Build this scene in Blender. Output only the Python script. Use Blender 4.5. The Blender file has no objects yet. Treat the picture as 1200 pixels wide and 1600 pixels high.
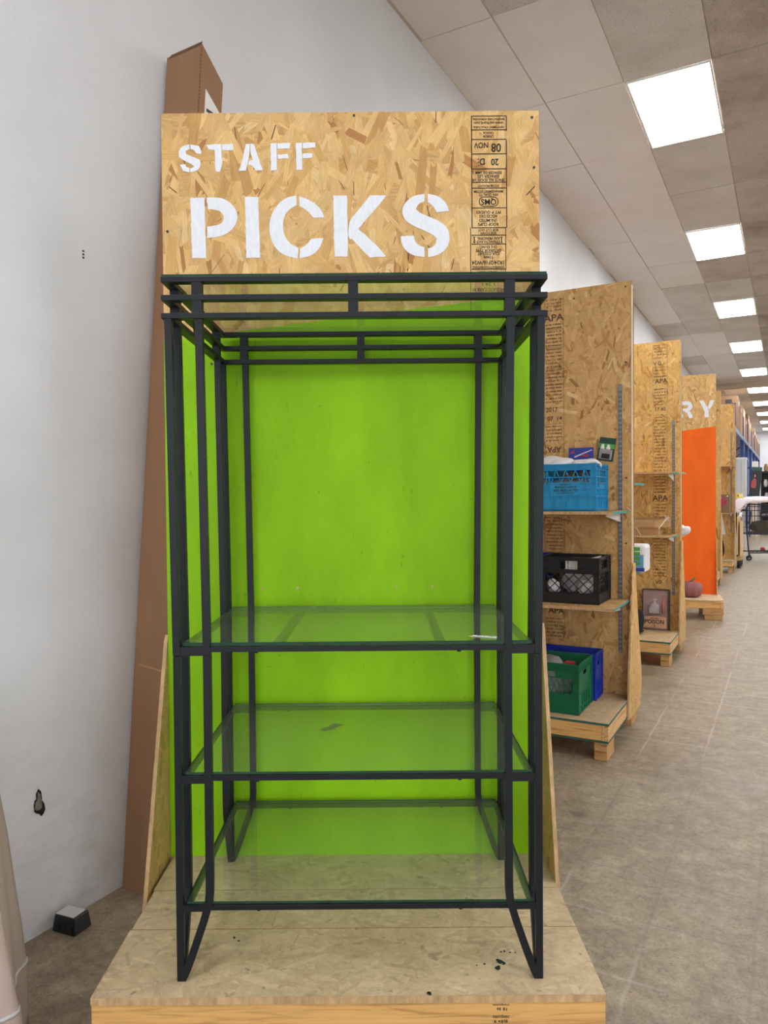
import bpy, math, random
from mathutils import Vector, Matrix
SC = bpy.context.scene
COL = SC.collection

# ------------------------------------------------------------------ camera
F = 1152.0
PITCH = math.radians(1.05); ROLL = 0.008; CAMH = 1.5
fw = Vector((0, math.cos(PITCH), -math.sin(PITCH)))
up0 = Vector((0, math.sin(PITCH), math.cos(PITCH))); rt0 = Vector((1, 0, 0))
rt = rt0*math.cos(ROLL) - up0*math.sin(ROLL)
up = up0*math.cos(ROLL) + rt0*math.sin(ROLL)
CP = Vector((0, 0, CAMH))
cam = bpy.data.cameras.new('camera'); camo = bpy.data.objects.new('camera', cam); COL.objects.link(camo)
cam.sensor_fit = 'VERTICAL'; cam.sensor_height = 36.0; cam.lens = F/1600*36.0; cam.clip_end = 200
bk = -fw
camo.matrix_world = Matrix(((rt.x, up.x, bk.x, CP.x), (rt.y, up.y, bk.y, CP.y), (rt.z, up.z, bk.z, CP.z), (0, 0, 0, 1)))
SC.camera = camo
# ------------------------------------------------------------------ world, light level, exposure
w = bpy.data.worlds.new('world'); SC.world = w; w.use_nodes = True
w.node_tree.nodes['Background'].inputs[0].default_value = (.8, .85, .9, 1)
w.node_tree.nodes['Background'].inputs[1].default_value = 4.0
PANEL_L = 25.0                                   # radiance of every ceiling light panel
vs = SC.view_settings
vs.view_transform = 'Standard'; vs.look = 'None'; vs.exposure = 0.0; vs.gamma = 1.0
try: vs.use_curve_mapping = False
except Exception: pass
SC.cycles.max_bounces = 10; SC.cycles.transparent_max_bounces = 24
SC.cycles.diffuse_bounces = 5

# ------------------------------------------------------------------ coordinates
TH = math.radians(28.8)                         # the long wall runs off to the right of the view
AV = Vector((math.sin(TH), math.cos(TH), 0)); NV = Vector((math.cos(TH), -math.sin(TH), 0))
W0 = Vector((-1.247, 2.447, 0))
def ST(s, t, z=0): return W0 + AV*s + NV*t + Vector((0, 0, z))
def ray(x, y): return fw + rt*((x-600)/F) + up*((800-y)/F)
def on_z(x, y, z): d = ray(x, y); return CP + d*((z-CAMH)/d.z)
def on_y(x, y, Y): d = ray(x, y); return CP + d*(Y/d.y)

# ------------------------------------------------------------------ materials
def lin(c): return tuple(((v/255)/12.92 if v/255 <= .04045 else ((v/255+.055)/1.055)**2.4) for v in c)
MATS = {}
def newmat(name):
    m = bpy.data.materials.new(name); m.use_nodes = True; MATS[name] = m
    nt = m.node_tree; b = nt.nodes['Principled BSDF']
    return m, nt, b
def nd(nt, typ, **kw):
    n = nt.nodes.new(typ)
    for k, v in kw.items(): setattr(n, k, v)
    return n
def noise(nt, vec, scale, detail=4, rough=.55, dist=0):
    n = nd(nt, 'ShaderNodeTexNoise'); n.inputs['Scale'].default_value = scale
    n.inputs['Detail'].default_value = detail; n.inputs['Roughness'].default_value = rough
    n.inputs['Distortion'].default_value = dist
    if vec: nt.links.new(vec, n.inputs['Vector'])
    return n.outputs['Fac']
def mapping(nt, out, scale=(1, 1, 1), rot=(0, 0, 0), loc=(0, 0, 0)):
    m = nd(nt, 'ShaderNodeMapping'); m.inputs['Scale'].default_value = scale
    m.inputs['Rotation'].default_value = rot; m.inputs['Location'].default_value = loc
    nt.links.new(out, m.inputs['Vector']); return m.outputs[0]
def ramp(nt, fac, stops, interp='LINEAR'):
    r = nd(nt, 'ShaderNodeValToRGB'); r.color_ramp.interpolation = interp
    e = r.color_ramp.elements
    while len(e) < len(stops): e.new(.5)
    for el, (p, c) in zip(e, stops):
        el.position = p; el.color = (*c, 1) if len(c) == 3 else c
    nt.links.new(fac, r.inputs['Fac']); return r.outputs['Color']
def mix(nt, fac, a, b, mode='MIX'):
    m = nd(nt, 'ShaderNodeMix', data_type='RGBA', blend_type=mode)
    for i, v in ((0, fac), (6, a), (7, b)):
        if hasattr(v, 'is_linked') or hasattr(v, 'links'): nt.links.new(v, m.inputs[i])
        elif i == 0: m.inputs[0].default_value = v
        else: m.inputs[i].default_value = (*v, 1)
    return m.outputs[2]
def math_(nt, op, a, b=None):
    m = nd(nt, 'ShaderNodeMath', operation=op)
    for i, v in ((0, a), (1, b)):
        if v is None: continue
        if hasattr(v, 'links'): nt.links.new(v, m.inputs[i])
        else: m.inputs[i].default_value = v
    return m.outputs[0]
def bump(nt, b, h, strength=.3, dist=.01):
    n = nd(nt, 'ShaderNodeBump'); n.inputs['Strength'].default_value = strength; n.inputs['Distance'].default_value = dist
    nt.links.new(h, n.inputs['Height']); nt.links.new(n.outputs[0], b.inputs['Normal'])
def objco(nt): return nd(nt, 'ShaderNodeTexCoord').outputs['Object']
def pm(name, col, rough=.6, var=.12, scale=25, stretch=(1, 1, 1), bmp=0, bscale=80, metal=0, spec=.5, bdist=.003):
    """plain procedural material: sRGB colour with noise variation and fine relief"""
    m, nt, b = newmat(name); c = lin(col)
    co = objco(nt); v = mapping(nt, co, stretch)
    f = noise(nt, v, scale, 5)
    col_ = ramp(nt, f, [(.25, tuple(x*(1-var) for x in c)), (.75, tuple(min(1, x*(1+var)) for x in c))])
    nt.links.new(col_, b.inputs['Base Color'])
    b.inputs['Roughness'].default_value = rough; b.inputs['Metallic'].default_value = metal
    b.inputs['Specular IOR Level'].default_value = spec
    if bmp: bump(nt, b, noise(nt, v, bscale, 4), bmp, bdist)
    return m
# --- setting
def mk_floor():
    m, nt, b = newmat('concrete_floor'); co = objco(nt)
    f1 = noise(nt, co, 1.3, 8, .7, .5); f2 = noise(nt, co, 9, 9, .75, .3); f3 = noise(nt, co, 110, 5, .75)
    c = ramp(nt, f1, [(.34, lin((112, 97, 78))), (.5, lin((145, 130, 108))), (.62, lin((162, 148, 128)))])
    c2 = ramp(nt, f2, [(.36, lin((104, 90, 72))), (.5, lin((146, 131, 109))), (.62, lin((176, 162, 141)))])
    c = mix(nt, .42, c, c2)
    c3 = ramp(nt, f3, [(.32, (.62, .59, .55)), (.5, (1, 1, 1)), (.68, (1.14, 1.13, 1.12))])
    c = mix(nt, .8, c, c3, 'MULTIPLY')
    c4 = ramp(nt, noise(nt, co, 34, 7, .78, .4), [(.36, (.66, .63, .59)), (.5, (1, 1, 1)), (.64, (1.16, 1.15, 1.13))])
    c = mix(nt, .75, c, c4, 'MULTIPLY')
    # ghost lines where floor tiles were taken up
    sep = nd(nt, 'ShaderNodeSeparateXYZ'); nt.links.new(co, sep.inputs[0])
    wob = math_(nt, 'MULTIPLY', math_(nt, 'SUBTRACT', noise(nt, co, 9, 4), .5), .022)
    def line(out, off, size):
        x = math_(nt, 'ADD', math_(nt, 'SUBTRACT', out, off), wob)
        fr = math_(nt, 'FRACT', math_(nt, 'ADD', math_(nt, 'DIVIDE', x, size), .5))
        d = math_(nt, 'ABSOLUTE', math_(nt, 'SUBTRACT', fr, .5))
        return ramp(nt, d, [(.008, (1, 1, 1)), (.024, (0, 0, 0))])
    g = math_(nt, 'MAXIMUM', line(sep.outputs[0], 1.51, .332), line(sep.outputs[1], 2.52, .345))
    msk = ramp(nt, noise(nt, co, 1.1, 4, .6), [(.38, (.12, .12, .12)), (.56, (1, 1, 1))])
    dark = ramp(nt, noise(nt, co, .7, 2, .5), [(.49, lin((120, 106, 92))), (.53, lin((190, 180, 163)))])
    gm = math_(nt, 'MULTIPLY', math_(nt, 'MULTIPLY', g, msk), .5)
    c = mix(nt, gm, c, dark)
    # pale scuffs, dark oil spots and specks
    scf = ramp(nt, noise(nt, mapping(nt, co, (1, 3, 1), (0, 0, .4)), 4, 8, .8, .6), [(.60, (0, 0, 0)), (.68, (1, 1, 1))])
    c = mix(nt, math_(nt, 'MULTIPLY', scf, .4), c, lin((198, 188, 170)))
    vo = nd(nt, 'ShaderNodeTexVoronoi'); vo.inputs['Scale'].default_value = 1.9; nt.links.new(mapping(nt, co, (1, 1.7, 1)), vo.inputs['Vector'])
    dd = math_(nt, 'ADD', vo.outputs['Distance'], math_(nt, 'MULTIPLY', noise(nt, co, 14, 4), .20))
    sp = ramp(nt, dd, [(.165, (1, 1, 1)), (.20, (0, 0, 0))])
    c = mix(nt, math_(nt, 'MULTIPLY', sp, .62), c, lin((92, 82, 72)))
    sm = ramp(nt, noise(nt, co, 30, 3, .6), [(.67, (0, 0, 0)), (.70, (1, 1, 1))])
    c = mix(nt, math_(nt, 'MULTIPLY', sm, .5), c, lin((96, 84, 70)))
    nt.links.new(c, b.inputs['Base Color'])
    r = ramp(nt, f1, [(.35, (.40,)*3), (.65, (.60,)*3)]); nt.links.new(r, b.inputs['Roughness'])
    bump(nt, b, math_(nt, 'ADD', noise(nt, co, 3, 4), math_(nt, 'MULTIPLY', f3, .12)), .10, .012)
mk_floor()
def mk_wall():
    m, nt, b = newmat('white_wall'); co = objco(nt)
    f = noise(nt, co, 1.1, 5, .6)
    c = ramp(nt, f, [(.3, lin((214, 215, 219))), (.7, lin((226, 227, 231)))])
    # scuffed, dirty band near the floor and small scrapes
    sep = nd(nt, 'ShaderNodeSeparateXYZ'); nt.links.new(co, sep.inputs[0])
    lowm = ramp(nt, sep.outputs[2], [(.0, (1, 1, 1)), (.9, (0, 0, 0))])
    dirt = ramp(nt, noise(nt, mapping(nt, co, (1, 1, 2.2)), 6, 8, .7), [(.45, (0, 0, 0)), (.7, (1, 1, 1))])
    c = mix(nt, math_(nt, 'MULTIPLY', math_(nt, 'MULTIPLY', dirt, lowm), .45), c, lin((172, 164, 154)))
    scr = ramp(nt, noise(nt, mapping(nt, co, (3, 3, 9), (0, .5, 0)), 9, 4, .7), [(.73, (0, 0, 0)), (.76, (1, 1, 1))])
    c = mix(nt, math_(nt, 'MULTIPLY', scr, math_(nt, 'MULTIPLY', lowm, .45)), c, lin((140, 132, 124)))
    nt.links.new(c, b.inputs['Base Color']); b.inputs['Roughness'].default_value = .55
    h = math_(nt, 'ADD', noise(nt, co, 9, 6, .6), math_(nt, 'MULTIPLY', noise(nt, mapping(nt, co, (1, 1, 3)), 2.0, 3), 1.5))
    bump(nt, b, h, .35, .01)
mk_wall()
def mk_tile(name, base, dirty, amt, fiss):
    m, nt, b = newmat(name); co = nd(nt, 'ShaderNodeNewGeometry').outputs['Position']
    f = noise(nt, co, 1.6, 5, .6)
    c = ramp(nt, f, [(.4, lin(base)), (.75, lin(dirty))])
    pit = ramp(nt, noise(nt, mapping(nt, co, (1, 1, 1), (0, 0, TH)), 85, 3, .6, .6), [(.56, (1, 1, 1)), (.68, (1-amt,)*3)])
    c = mix(nt, 1.0, c, pit, 'MULTIPLY')
    nt.links.new(c, b.inputs['Base Color']); b.inputs['Roughness'].default_value = .95
    bump(nt, b, noise(nt, co, 70, 4, .6), fiss, .004)
mk_tile('tile_smooth', (224, 219, 215), (216, 209, 204), .10, .25)
mk_tile('tile_fissured', (208, 202, 196), (188, 180, 172), .38, .6)
mk_tile('tile_dirty', (190, 180, 170), (146, 134, 124), .42, .6)
pm('ceiling_grid', (190, 178, 167), .7)
pm('ceiling_slab', (70, 64, 60), .9)
def emit(name, strength, col=(.955, .985, 1.0)):
    m, nt, b = newmat(name); b.inputs['Base Color'].default_value = (.9, .9, .9, 1)
    b.inputs['Emission Color'].default_value = (*col, 1); b.inputs['Emission Strength'].default_value = strength
emit('light_diffuser', PANEL_L)
# --- timber and board
def mk_osb(name, dirt=0, gain=1.0, dirtcol=(150, 140, 122)):
    m, nt, b = newmat(name)
    at = nd(nt, 'ShaderNodeAttribute', attribute_name='Col')
    uv = nd(nt, 'ShaderNodeUVMap', uv_map='UV').outputs[0]
    g = noise(nt, mapping(nt, uv, (14, 420, 1)), 1.0, 4, .65)
    gr = ramp(nt, g, [(.3, (.76*gain, .72*gain, .66*gain)), (.6, (1.05*gain, 1.05*gain, 1.05*gain))])
    c = mix(nt, 1.0, at.outputs['Color'], gr, 'MULTIPLY')
    co = objco(nt)
    blot = ramp(nt, noise(nt, co, 9, 5, .6), [(.35, (.88, .85, .8)), (.6, (1.03, 1.03, 1.03))])
    c = mix(nt, .8, c, blot, 'MULTIPLY')
    if dirt:
        f = ramp(nt, noise(nt, co, 3.5, 7, .65), [(.25, (dirt*.82,)*3), (.7, (min(1, dirt*1.06),)*3)])
        d1 = ramp(nt, noise(nt, co, 6, 6, .65), [(.35, tuple(x*.74 for x in lin(dirtcol))), (.65, tuple(x*1.12 for x in lin(dirtcol)))])
        d2 = mix(nt, .7, d1, ramp(nt, noise(nt, co, 55, 5, .7), [(.3, (.7, .7, .7)), (.7, (1.15, 1.15, 1.15))]), 'MULTIPLY')
        c = mix(nt, f, c, d2)
        sp = ramp(nt, noise(nt, co, 22, 3, .55), [(.68, (0, 0, 0)), (.73, (1, 1, 1))])
        c = mix(nt, math_(nt, 'MULTIPLY', sp, .55), c, lin((84, 76, 66)))
    nt.links.new(c, b.inputs['Base Color']); b.inputs['Roughness'].default_value = .62
mk_osb('osb_strands'); mk_osb('osb_deck', .66, 1.08, (206, 182, 152)); mk_osb('osb_wing', .35, 1.0, (150, 138, 80))
pm('osb_deck_plain', (200, 176, 140), .75, .2, 40)
pm('osb_core', (208, 165, 108), .8, .25, 30, (1, 1, 6), .4, 90)
pm('osb_edge', (196, 160, 118), .85, .3, 60, (1, 1, .3), .5, 120)
pm('teal_edge', (44, 96, 84), .7, .25, 40)
pm('bright_teal_edge', (52, 140, 130), .6, .2, 40)
def mk_pine(name, base, stretch, dark=(176, 122, 66)):
    m, nt, b = newmat(name); co = objco(nt)
    g = noise(nt, mapping(nt, co, stretch), 3, 6, .6, .8)
    c = ramp(nt, g, [(.3, lin(dark)), (.5, lin(base)), (.7, tuple(min(1, x*1.12) for x in lin(base)))])
    kn = nd(nt, 'ShaderNodeTexVoronoi'); kn.inputs['Scale'].default_value = 5; nt.links.new(mapping(nt, co, (1.0, 1, 1.6)), kn.inputs['Vector'])
    k = ramp(nt, kn.outputs['Distance'], [(.05, (1, 1, 1)), (.13, (0, 0, 0))])
    c = mix(nt, math_(nt, 'MULTIPLY', k, .55), c, lin((128, 78, 36)))
    nt.links.new(c, b.inputs['Base Color']); b.inputs['Roughness'].default_value = .6
mk_pine('pine_x', (222, 172, 104), (1.2, 14, 22)); mk_pine('pine_y', (214, 172, 118), (14, 1.2, 22)); mk_pine('pine_z', (228, 190, 142), (18, 18, 1.2), (196, 150, 100))
mk_pine('old_pine', (186, 142, 88), (2, 2, 16), (140, 98, 54))
def mk_paint(name, col, worn):
    m, nt, b = newmat(name); co = objco(nt); c = lin(col)
    st = mapping(nt, co, (1, 1, .35))
    f = noise(nt, st, 5, 6, .6)
    cc = ramp(nt, f, [(.3, tuple(x*.86 for x in c)), (.7, tuple(min(1, x*1.12) for x in c))])
    scr = ramp(nt, noise(nt, mapping(nt, co, (9, 9, 2.2), (0, .3, 0)), 7, 5, .65), [(.66, (0, 0, 0)), (.72, (1, 1, 1))])
    cc = mix(nt, math_(nt, 'MULTIPLY', scr, .55), cc, lin(worn))
    sp = ramp(nt, noise(nt, co, 45, 2, .5), [(.74, (0, 0, 0)), (.77, (1, 1, 1))])
    cc = mix(nt, math_(nt, 'MULTIPLY', sp, .4), cc, lin(worn))
    nt.links.new(cc, b.inputs['Base Color']); b.inputs['Roughness'].default_value = .55; b.inputs['Specular IOR Level'].default_value = .22
    h = math_(nt, 'ADD', noise(nt, mapping(nt, co, (3, 3, 1)), 14, 6, .65), math_(nt, 'MULTIPLY', noise(nt, mapping(nt, co, (1, 1, 1), (0, .5, 0)), 45, 3), .5))
    bump(nt, b, h, .32, .004)
mk_paint('lime_paint', (142, 198, 12), (92, 128, 10)); mk_paint('orange_paint', (252, 108, 24), (196, 74, 20))
pm('white_stencil_paint', (236, 237, 246), .6, .06, 40, (3, 3, 1), .2, 60)
pm('black_ink', (58, 44, 34), .8, .3, 90)
pm('grey_ink', (96, 72, 46), .8, .3, 90)
# --- metals, glass, plastics, paper
pm('charcoal_metal', (25, 27, 34), .42, .12, 40, bmp=.05, bscale=300, spec=.3)
pm('screw_metal', (70, 66, 62), .4, .2, 60, metal=.8)
pm('grey_steel', (146, 142, 142), .45, .1, 40, metal=.55)
pm('slot_dark', (42, 38, 38), .7)
def mk_glass(name, tint, refl=1.0, dust=0.0):
    m, nt, b = newmat(name); nt.nodes.remove(b); out = nt.nodes['Material Output']
    tr = nd(nt, 'ShaderNodeBsdfTransparent'); tr.inputs[0].default_value = (*tint, 1)
    gl = nd(nt, 'ShaderNodeBsdfGlossy'); gl.inputs['Roughness'].default_value = .03
    f = noise(nt, objco(nt), 3, 4)
    r = nd(nt, 'ShaderNodeMapRange'); r.inputs[3].default_value = .02; r.inputs[4].default_value = .08
    nt.links.new(f, r.inputs[0]); nt.links.new(r.outputs[0], gl.inputs['Roughness'])
    ge = nd(nt, 'ShaderNodeNewGeometry'); dp = nd(nt, 'ShaderNodeVectorMath', operation='DOT_PRODUCT')
    nt.links.new(ge.outputs['Normal'], dp.inputs[0]); nt.links.new(ge.outputs['Incoming'], dp.inputs[1])
    k = math_(nt, 'POWER', math_(nt, 'SUBTRACT', 1.0, math_(nt, 'ABSOLUTE', dp.outputs['Value'])), 5.0)
    fr = math_(nt, 'ADD', math_(nt, 'MULTIPLY', k, .96*refl), .04*refl)
    ms = nd(nt, 'ShaderNodeMixShader'); nt.links.new(fr, ms.inputs[0])
    nt.links.new(tr.outputs[0], ms.inputs[1]); nt.links.new(gl.outputs[0], ms.inputs[2])
    df = nd(nt, 'ShaderNodeBsdfDiffuse'); df.inputs[0].default_value = (.66, .68, .56, 1)
    m2 = nd(nt, 'ShaderNodeMixShader'); nt.links.new(math_(nt, 'MULTIPLY', f, dust*2), m2.inputs[0])
    nt.links.new(ms.outputs[0], m2.inputs[1]); nt.links.new(df.outputs[0], m2.inputs[2]); nt.links.new(m2.outputs[0], out.inputs[0])
mk_glass('clear_glass', (.955, .98, .94), 1.0, .034); mk_glass('film', (.98, .98, .98)); mk_glass('added_glazing', (.97, .98, .97))
pm('glass_edge', (10, 62, 44), .12, .2, 20, spec=.8)
pm('shelf_patch', (112, 132, 70), .8, .35, 200)
pm('cardboard', (150, 112, 82), .85, .07, 9, (2, 2, .5), .12, 60)
pm('cardboard_dark', (112, 80, 56), .9, .2, 60)
pm('kraft', (176, 136, 92), .8, .08, 12)
pm('paper_white', (232, 230, 226), .7, .05, 20)
pm('paper_grey', (196, 192, 192), .7, .08, 30)
pm('print_dark', (60, 58, 62), .7, .1, 40)
pm('black_plastic', (22, 22, 25), .4, .2, 30)
pm('crate_blue', (34, 146, 198), .45, .1, 15, bmp=.05)
pm('crate_blue_dark', (8, 78, 116), .5, .1, 15)
pm('crate_black', (26, 27, 31), .42, .2, 15)
pm('crate_green', (10, 104, 66), .42, .15, 15)
pm('crate_royal', (30, 58, 168), .42, .15, 15)
pm('bag_grey', (150, 148, 150), .3, .3, 18, bmp=.4, bscale=30)
pm('bag_white', (226, 224, 224), .45, .08, 12, bmp=.3, bscale=25)
pm('red_bits', (170, 50, 54), .5)
pm('card_blue', (44, 62, 150), .5, .15, 20)
pm('card_green', (20, 66, 56), .5, .3, 20)
pm('leaf_green', (84, 160, 76), .5, .2, 30)
pm('sky_blue', (96, 150, 196), .5, .2, 8)
pm('pumpkin_skin', (142, 86, 84), .6, .15, 8, (1, 1, .4), .2, 30)
pm('stem_olive', (104, 96, 66), .7, .3, 20)
pm('black_felt', (14, 14, 17), .95, .2, 90)
pm('ribbon_cream', (232, 214, 190), .6)
pm('mauve_print', (176, 146, 148), .4, .2, 8)
pm('pale_mauve', (206, 188, 192), .5, .1, 12)
pm('tan_label', (226, 176, 140), .6, .1, 20)
pm('pink_print', (196, 128, 130), .5, .15, 12)
pm('towel_white', (238, 236, 240), .95, .05, 40, bmp=.5, bscale=60)
pm('mat_brown', (124, 100, 74), .95, .3, 120, bmp=.5, bscale=150)
pm('mat_red', (164, 60, 84), .95, .2, 80)
pm('beige_cloth', (196, 176, 168), .9, .05, 6, (1, 1, .2), .3, 400, bdist=.001)
pm('rack_blue', (28, 62, 136), .4, .12, 20)
pm('beam_grey_blue', (120, 134, 164), .45, .1, 20)
pm('cabinet_grey', (196, 196, 196), .5, .05, 6)
pm('cabinet_white', (228, 222, 212), .5, .05, 6)
pm('poster_black', (34, 38, 38), .4, .2, 12)
pm('poster_green', (36, 84, 76), .5, .2, 12)
pm('poster_red', (176, 78, 72), .5, .15, 30)
pm('skin_tone', (202, 160, 134), .6, .05, 30)
pm('yellow_sign', (240, 214, 40), .5, .06, 20)
pm('pink_cloth', (236, 222, 226), .9, .05, 10, bmp=.3, bscale=30)
pm('pink_stripe', (206, 150, 156), .9, .08, 20)
pm('cart_dark', (50, 50, 50), .45, .15, 30, metal=.3)
pm('rubber', (30, 30, 31), .7)
pm('olive_cloth', (84, 76, 58), .9, .2, 20)
pm('wood_tip', (222, 186, 112), .6)
pm('concrete_chip', (120, 114, 106), .95, .35, 60, bmp=.8, bscale=80)
pm('hole_dark', (30, 26, 24), .95, .3, 60)
pm('plywood', (216, 178, 132), .7, .12, 6, (1, 1, .3))

# ------------------------------------------------------------------ mesh building
class MB:
    def __init__(s): s.v = []; s.f = []; s.mi = []; s.uv = []; s.col = []
    def add(s, vs_, fs, mi=0, uv=None, col=None):
        o = len(s.v); s.v += [tuple(p) for p in vs_]
        for f in fs:
            s.f.append(tuple(i+o for i in f)); s.mi.append(mi)
            s.uv.append([uv[i] for i in f] if uv else None); s.col.append(col)
        return s
    def box(s, x0, x1, y0, y1, z0, z1, mi=0, side=None):
        """side: material index for the upright faces"""
        v = [(x0, y0, z0), (x1, y0, z0), (x1, y1, z0), (x0, y1, z0), (x0, y0, z1), (x1, y0, z1), (x1, y1, z1), (x0, y1, z1)]
        s.add(v, [(0, 3, 2, 1), (4, 5, 6, 7)], mi)
        o = len(s.v)-8
        for f in ((0, 1, 5, 4), (1, 2, 6, 5), (2, 3, 7, 6), (3, 0, 4, 7)):
            s.f.append(tuple(i+o for i in f)); s.mi.append(mi if side is None else side); s.uv.append(None); s.col.append(None)
        return s
    def bar(s, p0, p1, wd, hd, ref=(0, 0, 1), mi=0):
        """square bar between two points; wd across, hd along ref-ish"""
        p0 = Vector(p0); p1 = Vector(p1); d = (p1-p0).normalized(); r = Vector(ref)
        a = d.cross(r)
        if a.length < 1e-5: a = d.cross(Vector((1, 0, 0)))
        a.normalize(); b = a.cross(d).normalized()
        v = []
        for p in (p0, p1):
            for i, j in ((-1, -1), (1, -1), (1, 1), (-1, 1)): v.append(p + a*(wd/2*i) + b*(hd/2*j))
        return s.add(v, [(0, 1, 2, 3), (7, 6, 5, 4), (0, 4, 5, 1), (1, 5, 6, 2), (2, 6, 7, 3), (3, 7, 4, 0)], mi)
    def prism(s, poly, d0, d1, plane='xz', mi=0, side=None, cap=None):
        """extrude a polygon given in a plane along the missing axis"""
        def P(u, v, d): return {'xz': (u, d, v), 'yz': (d, u, v), 'xy': (u, v, d)}[plane]
        n = len(poly)
        vv = [P(u, v, d0) for u, v in poly] + [P(u, v, d1) for u, v in poly]
        s.add(vv, [tuple(range(n)), tuple(range(2*n-1, n-1, -1))], mi)
        o = len(s.v)-2*n
        for i in range(n):
            j = (i+1) % n
            s.f.append((o+i, o+n+i, o+n+j, o+j)); s.mi.append(mi if side is None else side); s.uv.append(None); s.col.append(None)
        return s
    def tube(s, pts, r, n=8, mi=0, cap=True):
        pts = [Vector(p) for p in pts]; rs = r if isinstance(r, (list, tuple)) else [r]*len(pts)
        rings = []; prev = None
        for i, p in enumerate(pts):
            d = (pts[min(i+1, len(pts)-1)] - pts[max(i-1, 0)]).normalized()
            a = prev if prev else d.orthogonal().normalized()
            a = (a - d*a.dot(d)).normalized(); prev = a; b = d.cross(a)
            rings.append([p + a*(rs[i]*math.cos(2*math.pi*k/n)) + b*(rs[i]*math.sin(2*math.pi*k/n)) for k in range(n)])
        v = [q for rg in rings for q in rg]; f = []
        for i in range(len(pts)-1):
            for k in range(n):
                k2 = (k+1) % n; f.append((i*n+k, i*n+k2, (i+1)*n+k2, (i+1)*n+k))
        if cap: f.append(tuple(range(n-1, -1, -1))); f.append(tuple(range((len(pts)-1)*n, len(pts)*n)))
        return s.add(v, f, mi)
    def sweep(s, pts, wa, wb, A, mi=0):
        """rectangular tube swept along points lying in a plane whose normal is A"""
        pts = [Vector(p) for p in pts]; A = Vector(A).normalized(); v = []
        for i, p in enumerate(pts):
            d = (pts[min(i+1, len(pts)-1)] - pts[max(i-1, 0)]).normalized(); b = A.cross(d).normalized()
            for i2, j in ((-1, -1), (1, -1), (1, 1), (-1, 1)): v.append(p + A*(wa/2*i2) + b*(wb/2*j))
        f = [(3, 2, 1, 0)]; n = len(pts)
        for i in range(n-1):
            for k in range(4): f.append((i*4+k, i*4+(k+1) % 4, (i+1)*4+(k+1) % 4, (i+1)*4+k))
        f.append(tuple((n-1)*4+k for k in range(4)))
        return s.add(v, f, mi)
    def lathe(s, prof, n=24, c=(0, 0, 0), mi=0, ripple=None):
        v = []; f = []
        for j, (r, z) in enumerate(prof):
            for k in range(n):
                a = 2*math.pi*k/n; rr = r*(ripple(a, j) if ripple else 1)
                v.append((c[0]+rr*math.cos(a), c[1]+rr*math.sin(a), c[2]+z))
        for j in range(len(prof)-1):
            for k in range(n):
                k2 = (k+1) % n; f.append((j*n+k, j*n+k2, (j+1)*n+k2, (j+1)*n+k))
        f.append(tuple(range(n-1, -1, -1))); f.append(tuple(range((len(prof)-1)*n, len(prof)*n)))
        return s.add(v, f, mi)
    def build(s, name, mats, parent=None, smooth=False, bevel=0, loc=None, rotz=None):
        me = bpy.data.meshes.new(name); me.from_pydata(s.v, [], s.f)
        if isinstance(mats, str): mats = [mats]
        for m in mats: me.materials.append(MATS[m])
        me.polygons.foreach_set('material_index', s.mi)
        if any(u for u in s.uv):
            ul = me.uv_layers.new(name='UV'); i = 0
            for u in s.uv:
                for q in u: ul.data[i].uv = q; i += 1
        if any(c for c in s.col):
            at = me.color_attributes.new('Col', 'FLOAT_COLOR', 'CORNER'); i = 0
            buf = []
            for f, c in zip(s.f, s.col): buf += [*c, 1.0]*len(f)
            at.data.foreach_set('color', buf)
        if smooth: me.polygons.foreach_set('use_smooth', [True]*len(me.polygons))
        me.update()
        return place(name, me, parent, bevel, loc, rotz)
def place(name, me, parent=None, bevel=0, loc=None, rotz=None):
    o = bpy.data.objects.new(name, me); COL.objects.link(o)
    if parent: o.parent = parent
    if loc is not None: o.location = loc
    if rotz is not None: o.rotation_euler = (0, 0, rotz)
    if bevel:
        b = o.modifiers.new('bevel', 'BEVEL'); b.width = bevel; b.segments = 2; b.limit_method = 'ANGLE'; b.angle_limit = math.radians(50)
    return o
def tag(o, label=None, cat=None, group=None, kind=None):
    if label: o['label'] = label
    if cat: o['category'] = cat
    if group: o['group'] = group
    if kind: o['kind'] = kind
    return o
def thing(name, label, cat, loc=(0, 0, 0), rotz=0, group=None):
    o = bpy.data.objects.new(name, None); COL.objects.link(o); o.empty_display_size = .1
    o.location = loc; o.rotation_euler = (0, 0, rotz)
    return tag(o, label, cat, group)
ROT = -TH
# ------------------------------------------------------------------ board strands, lettering, print
PAL = [((232, 192, 130), .34), ((226, 183, 119), .32), ((218, 173, 107), .19), ((207, 159, 92), .08), ((184, 130, 70), .02), ((238, 204, 148), .05)]
PAL_P = [((221, 179, 120), .34), ((214, 170, 110), .32), ((205, 159, 98), .18), ((194, 146, 86), .09), ((168, 118, 64), .03), ((230, 196, 140), .04)]
PAL_LIT_Y = [((226, 182, 108), .34), ((219, 173, 97), .32), ((209, 161, 84), .18), ((198, 146, 70), .09), ((172, 118, 54), .03), ((234, 196, 126), .04)]  # yellower, brighter strands: lamplight on these boards put into the colour
PAL_D = [((208, 182, 142), .32), ((196, 168, 126), .32), ((180, 152, 110), .2), ((156, 128, 90), .1), ((224, 202, 164), .06)]
def clip(poly, x0, x1, z0, z1):
    for ax, lim, sg in ((0, x0, 1), (0, x1, -1), (1, z0, 1), (1, z1, -1)):
        out = []
        for i in range(len(poly)):
            a, b = poly[i], poly[(i+1) % len(poly)]
            da, db = (a[ax]-lim)*sg, (b[ax]-lim)*sg
            if da >= 0: out.append(a)
            if (da >= 0) != (db >= 0):
                t = da/(da-db); out.append(tuple(a[k]+(b[k]-a[k])*t for k in range(4)))
        poly = out
        if len(poly) < 3: return []
    return poly
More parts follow.
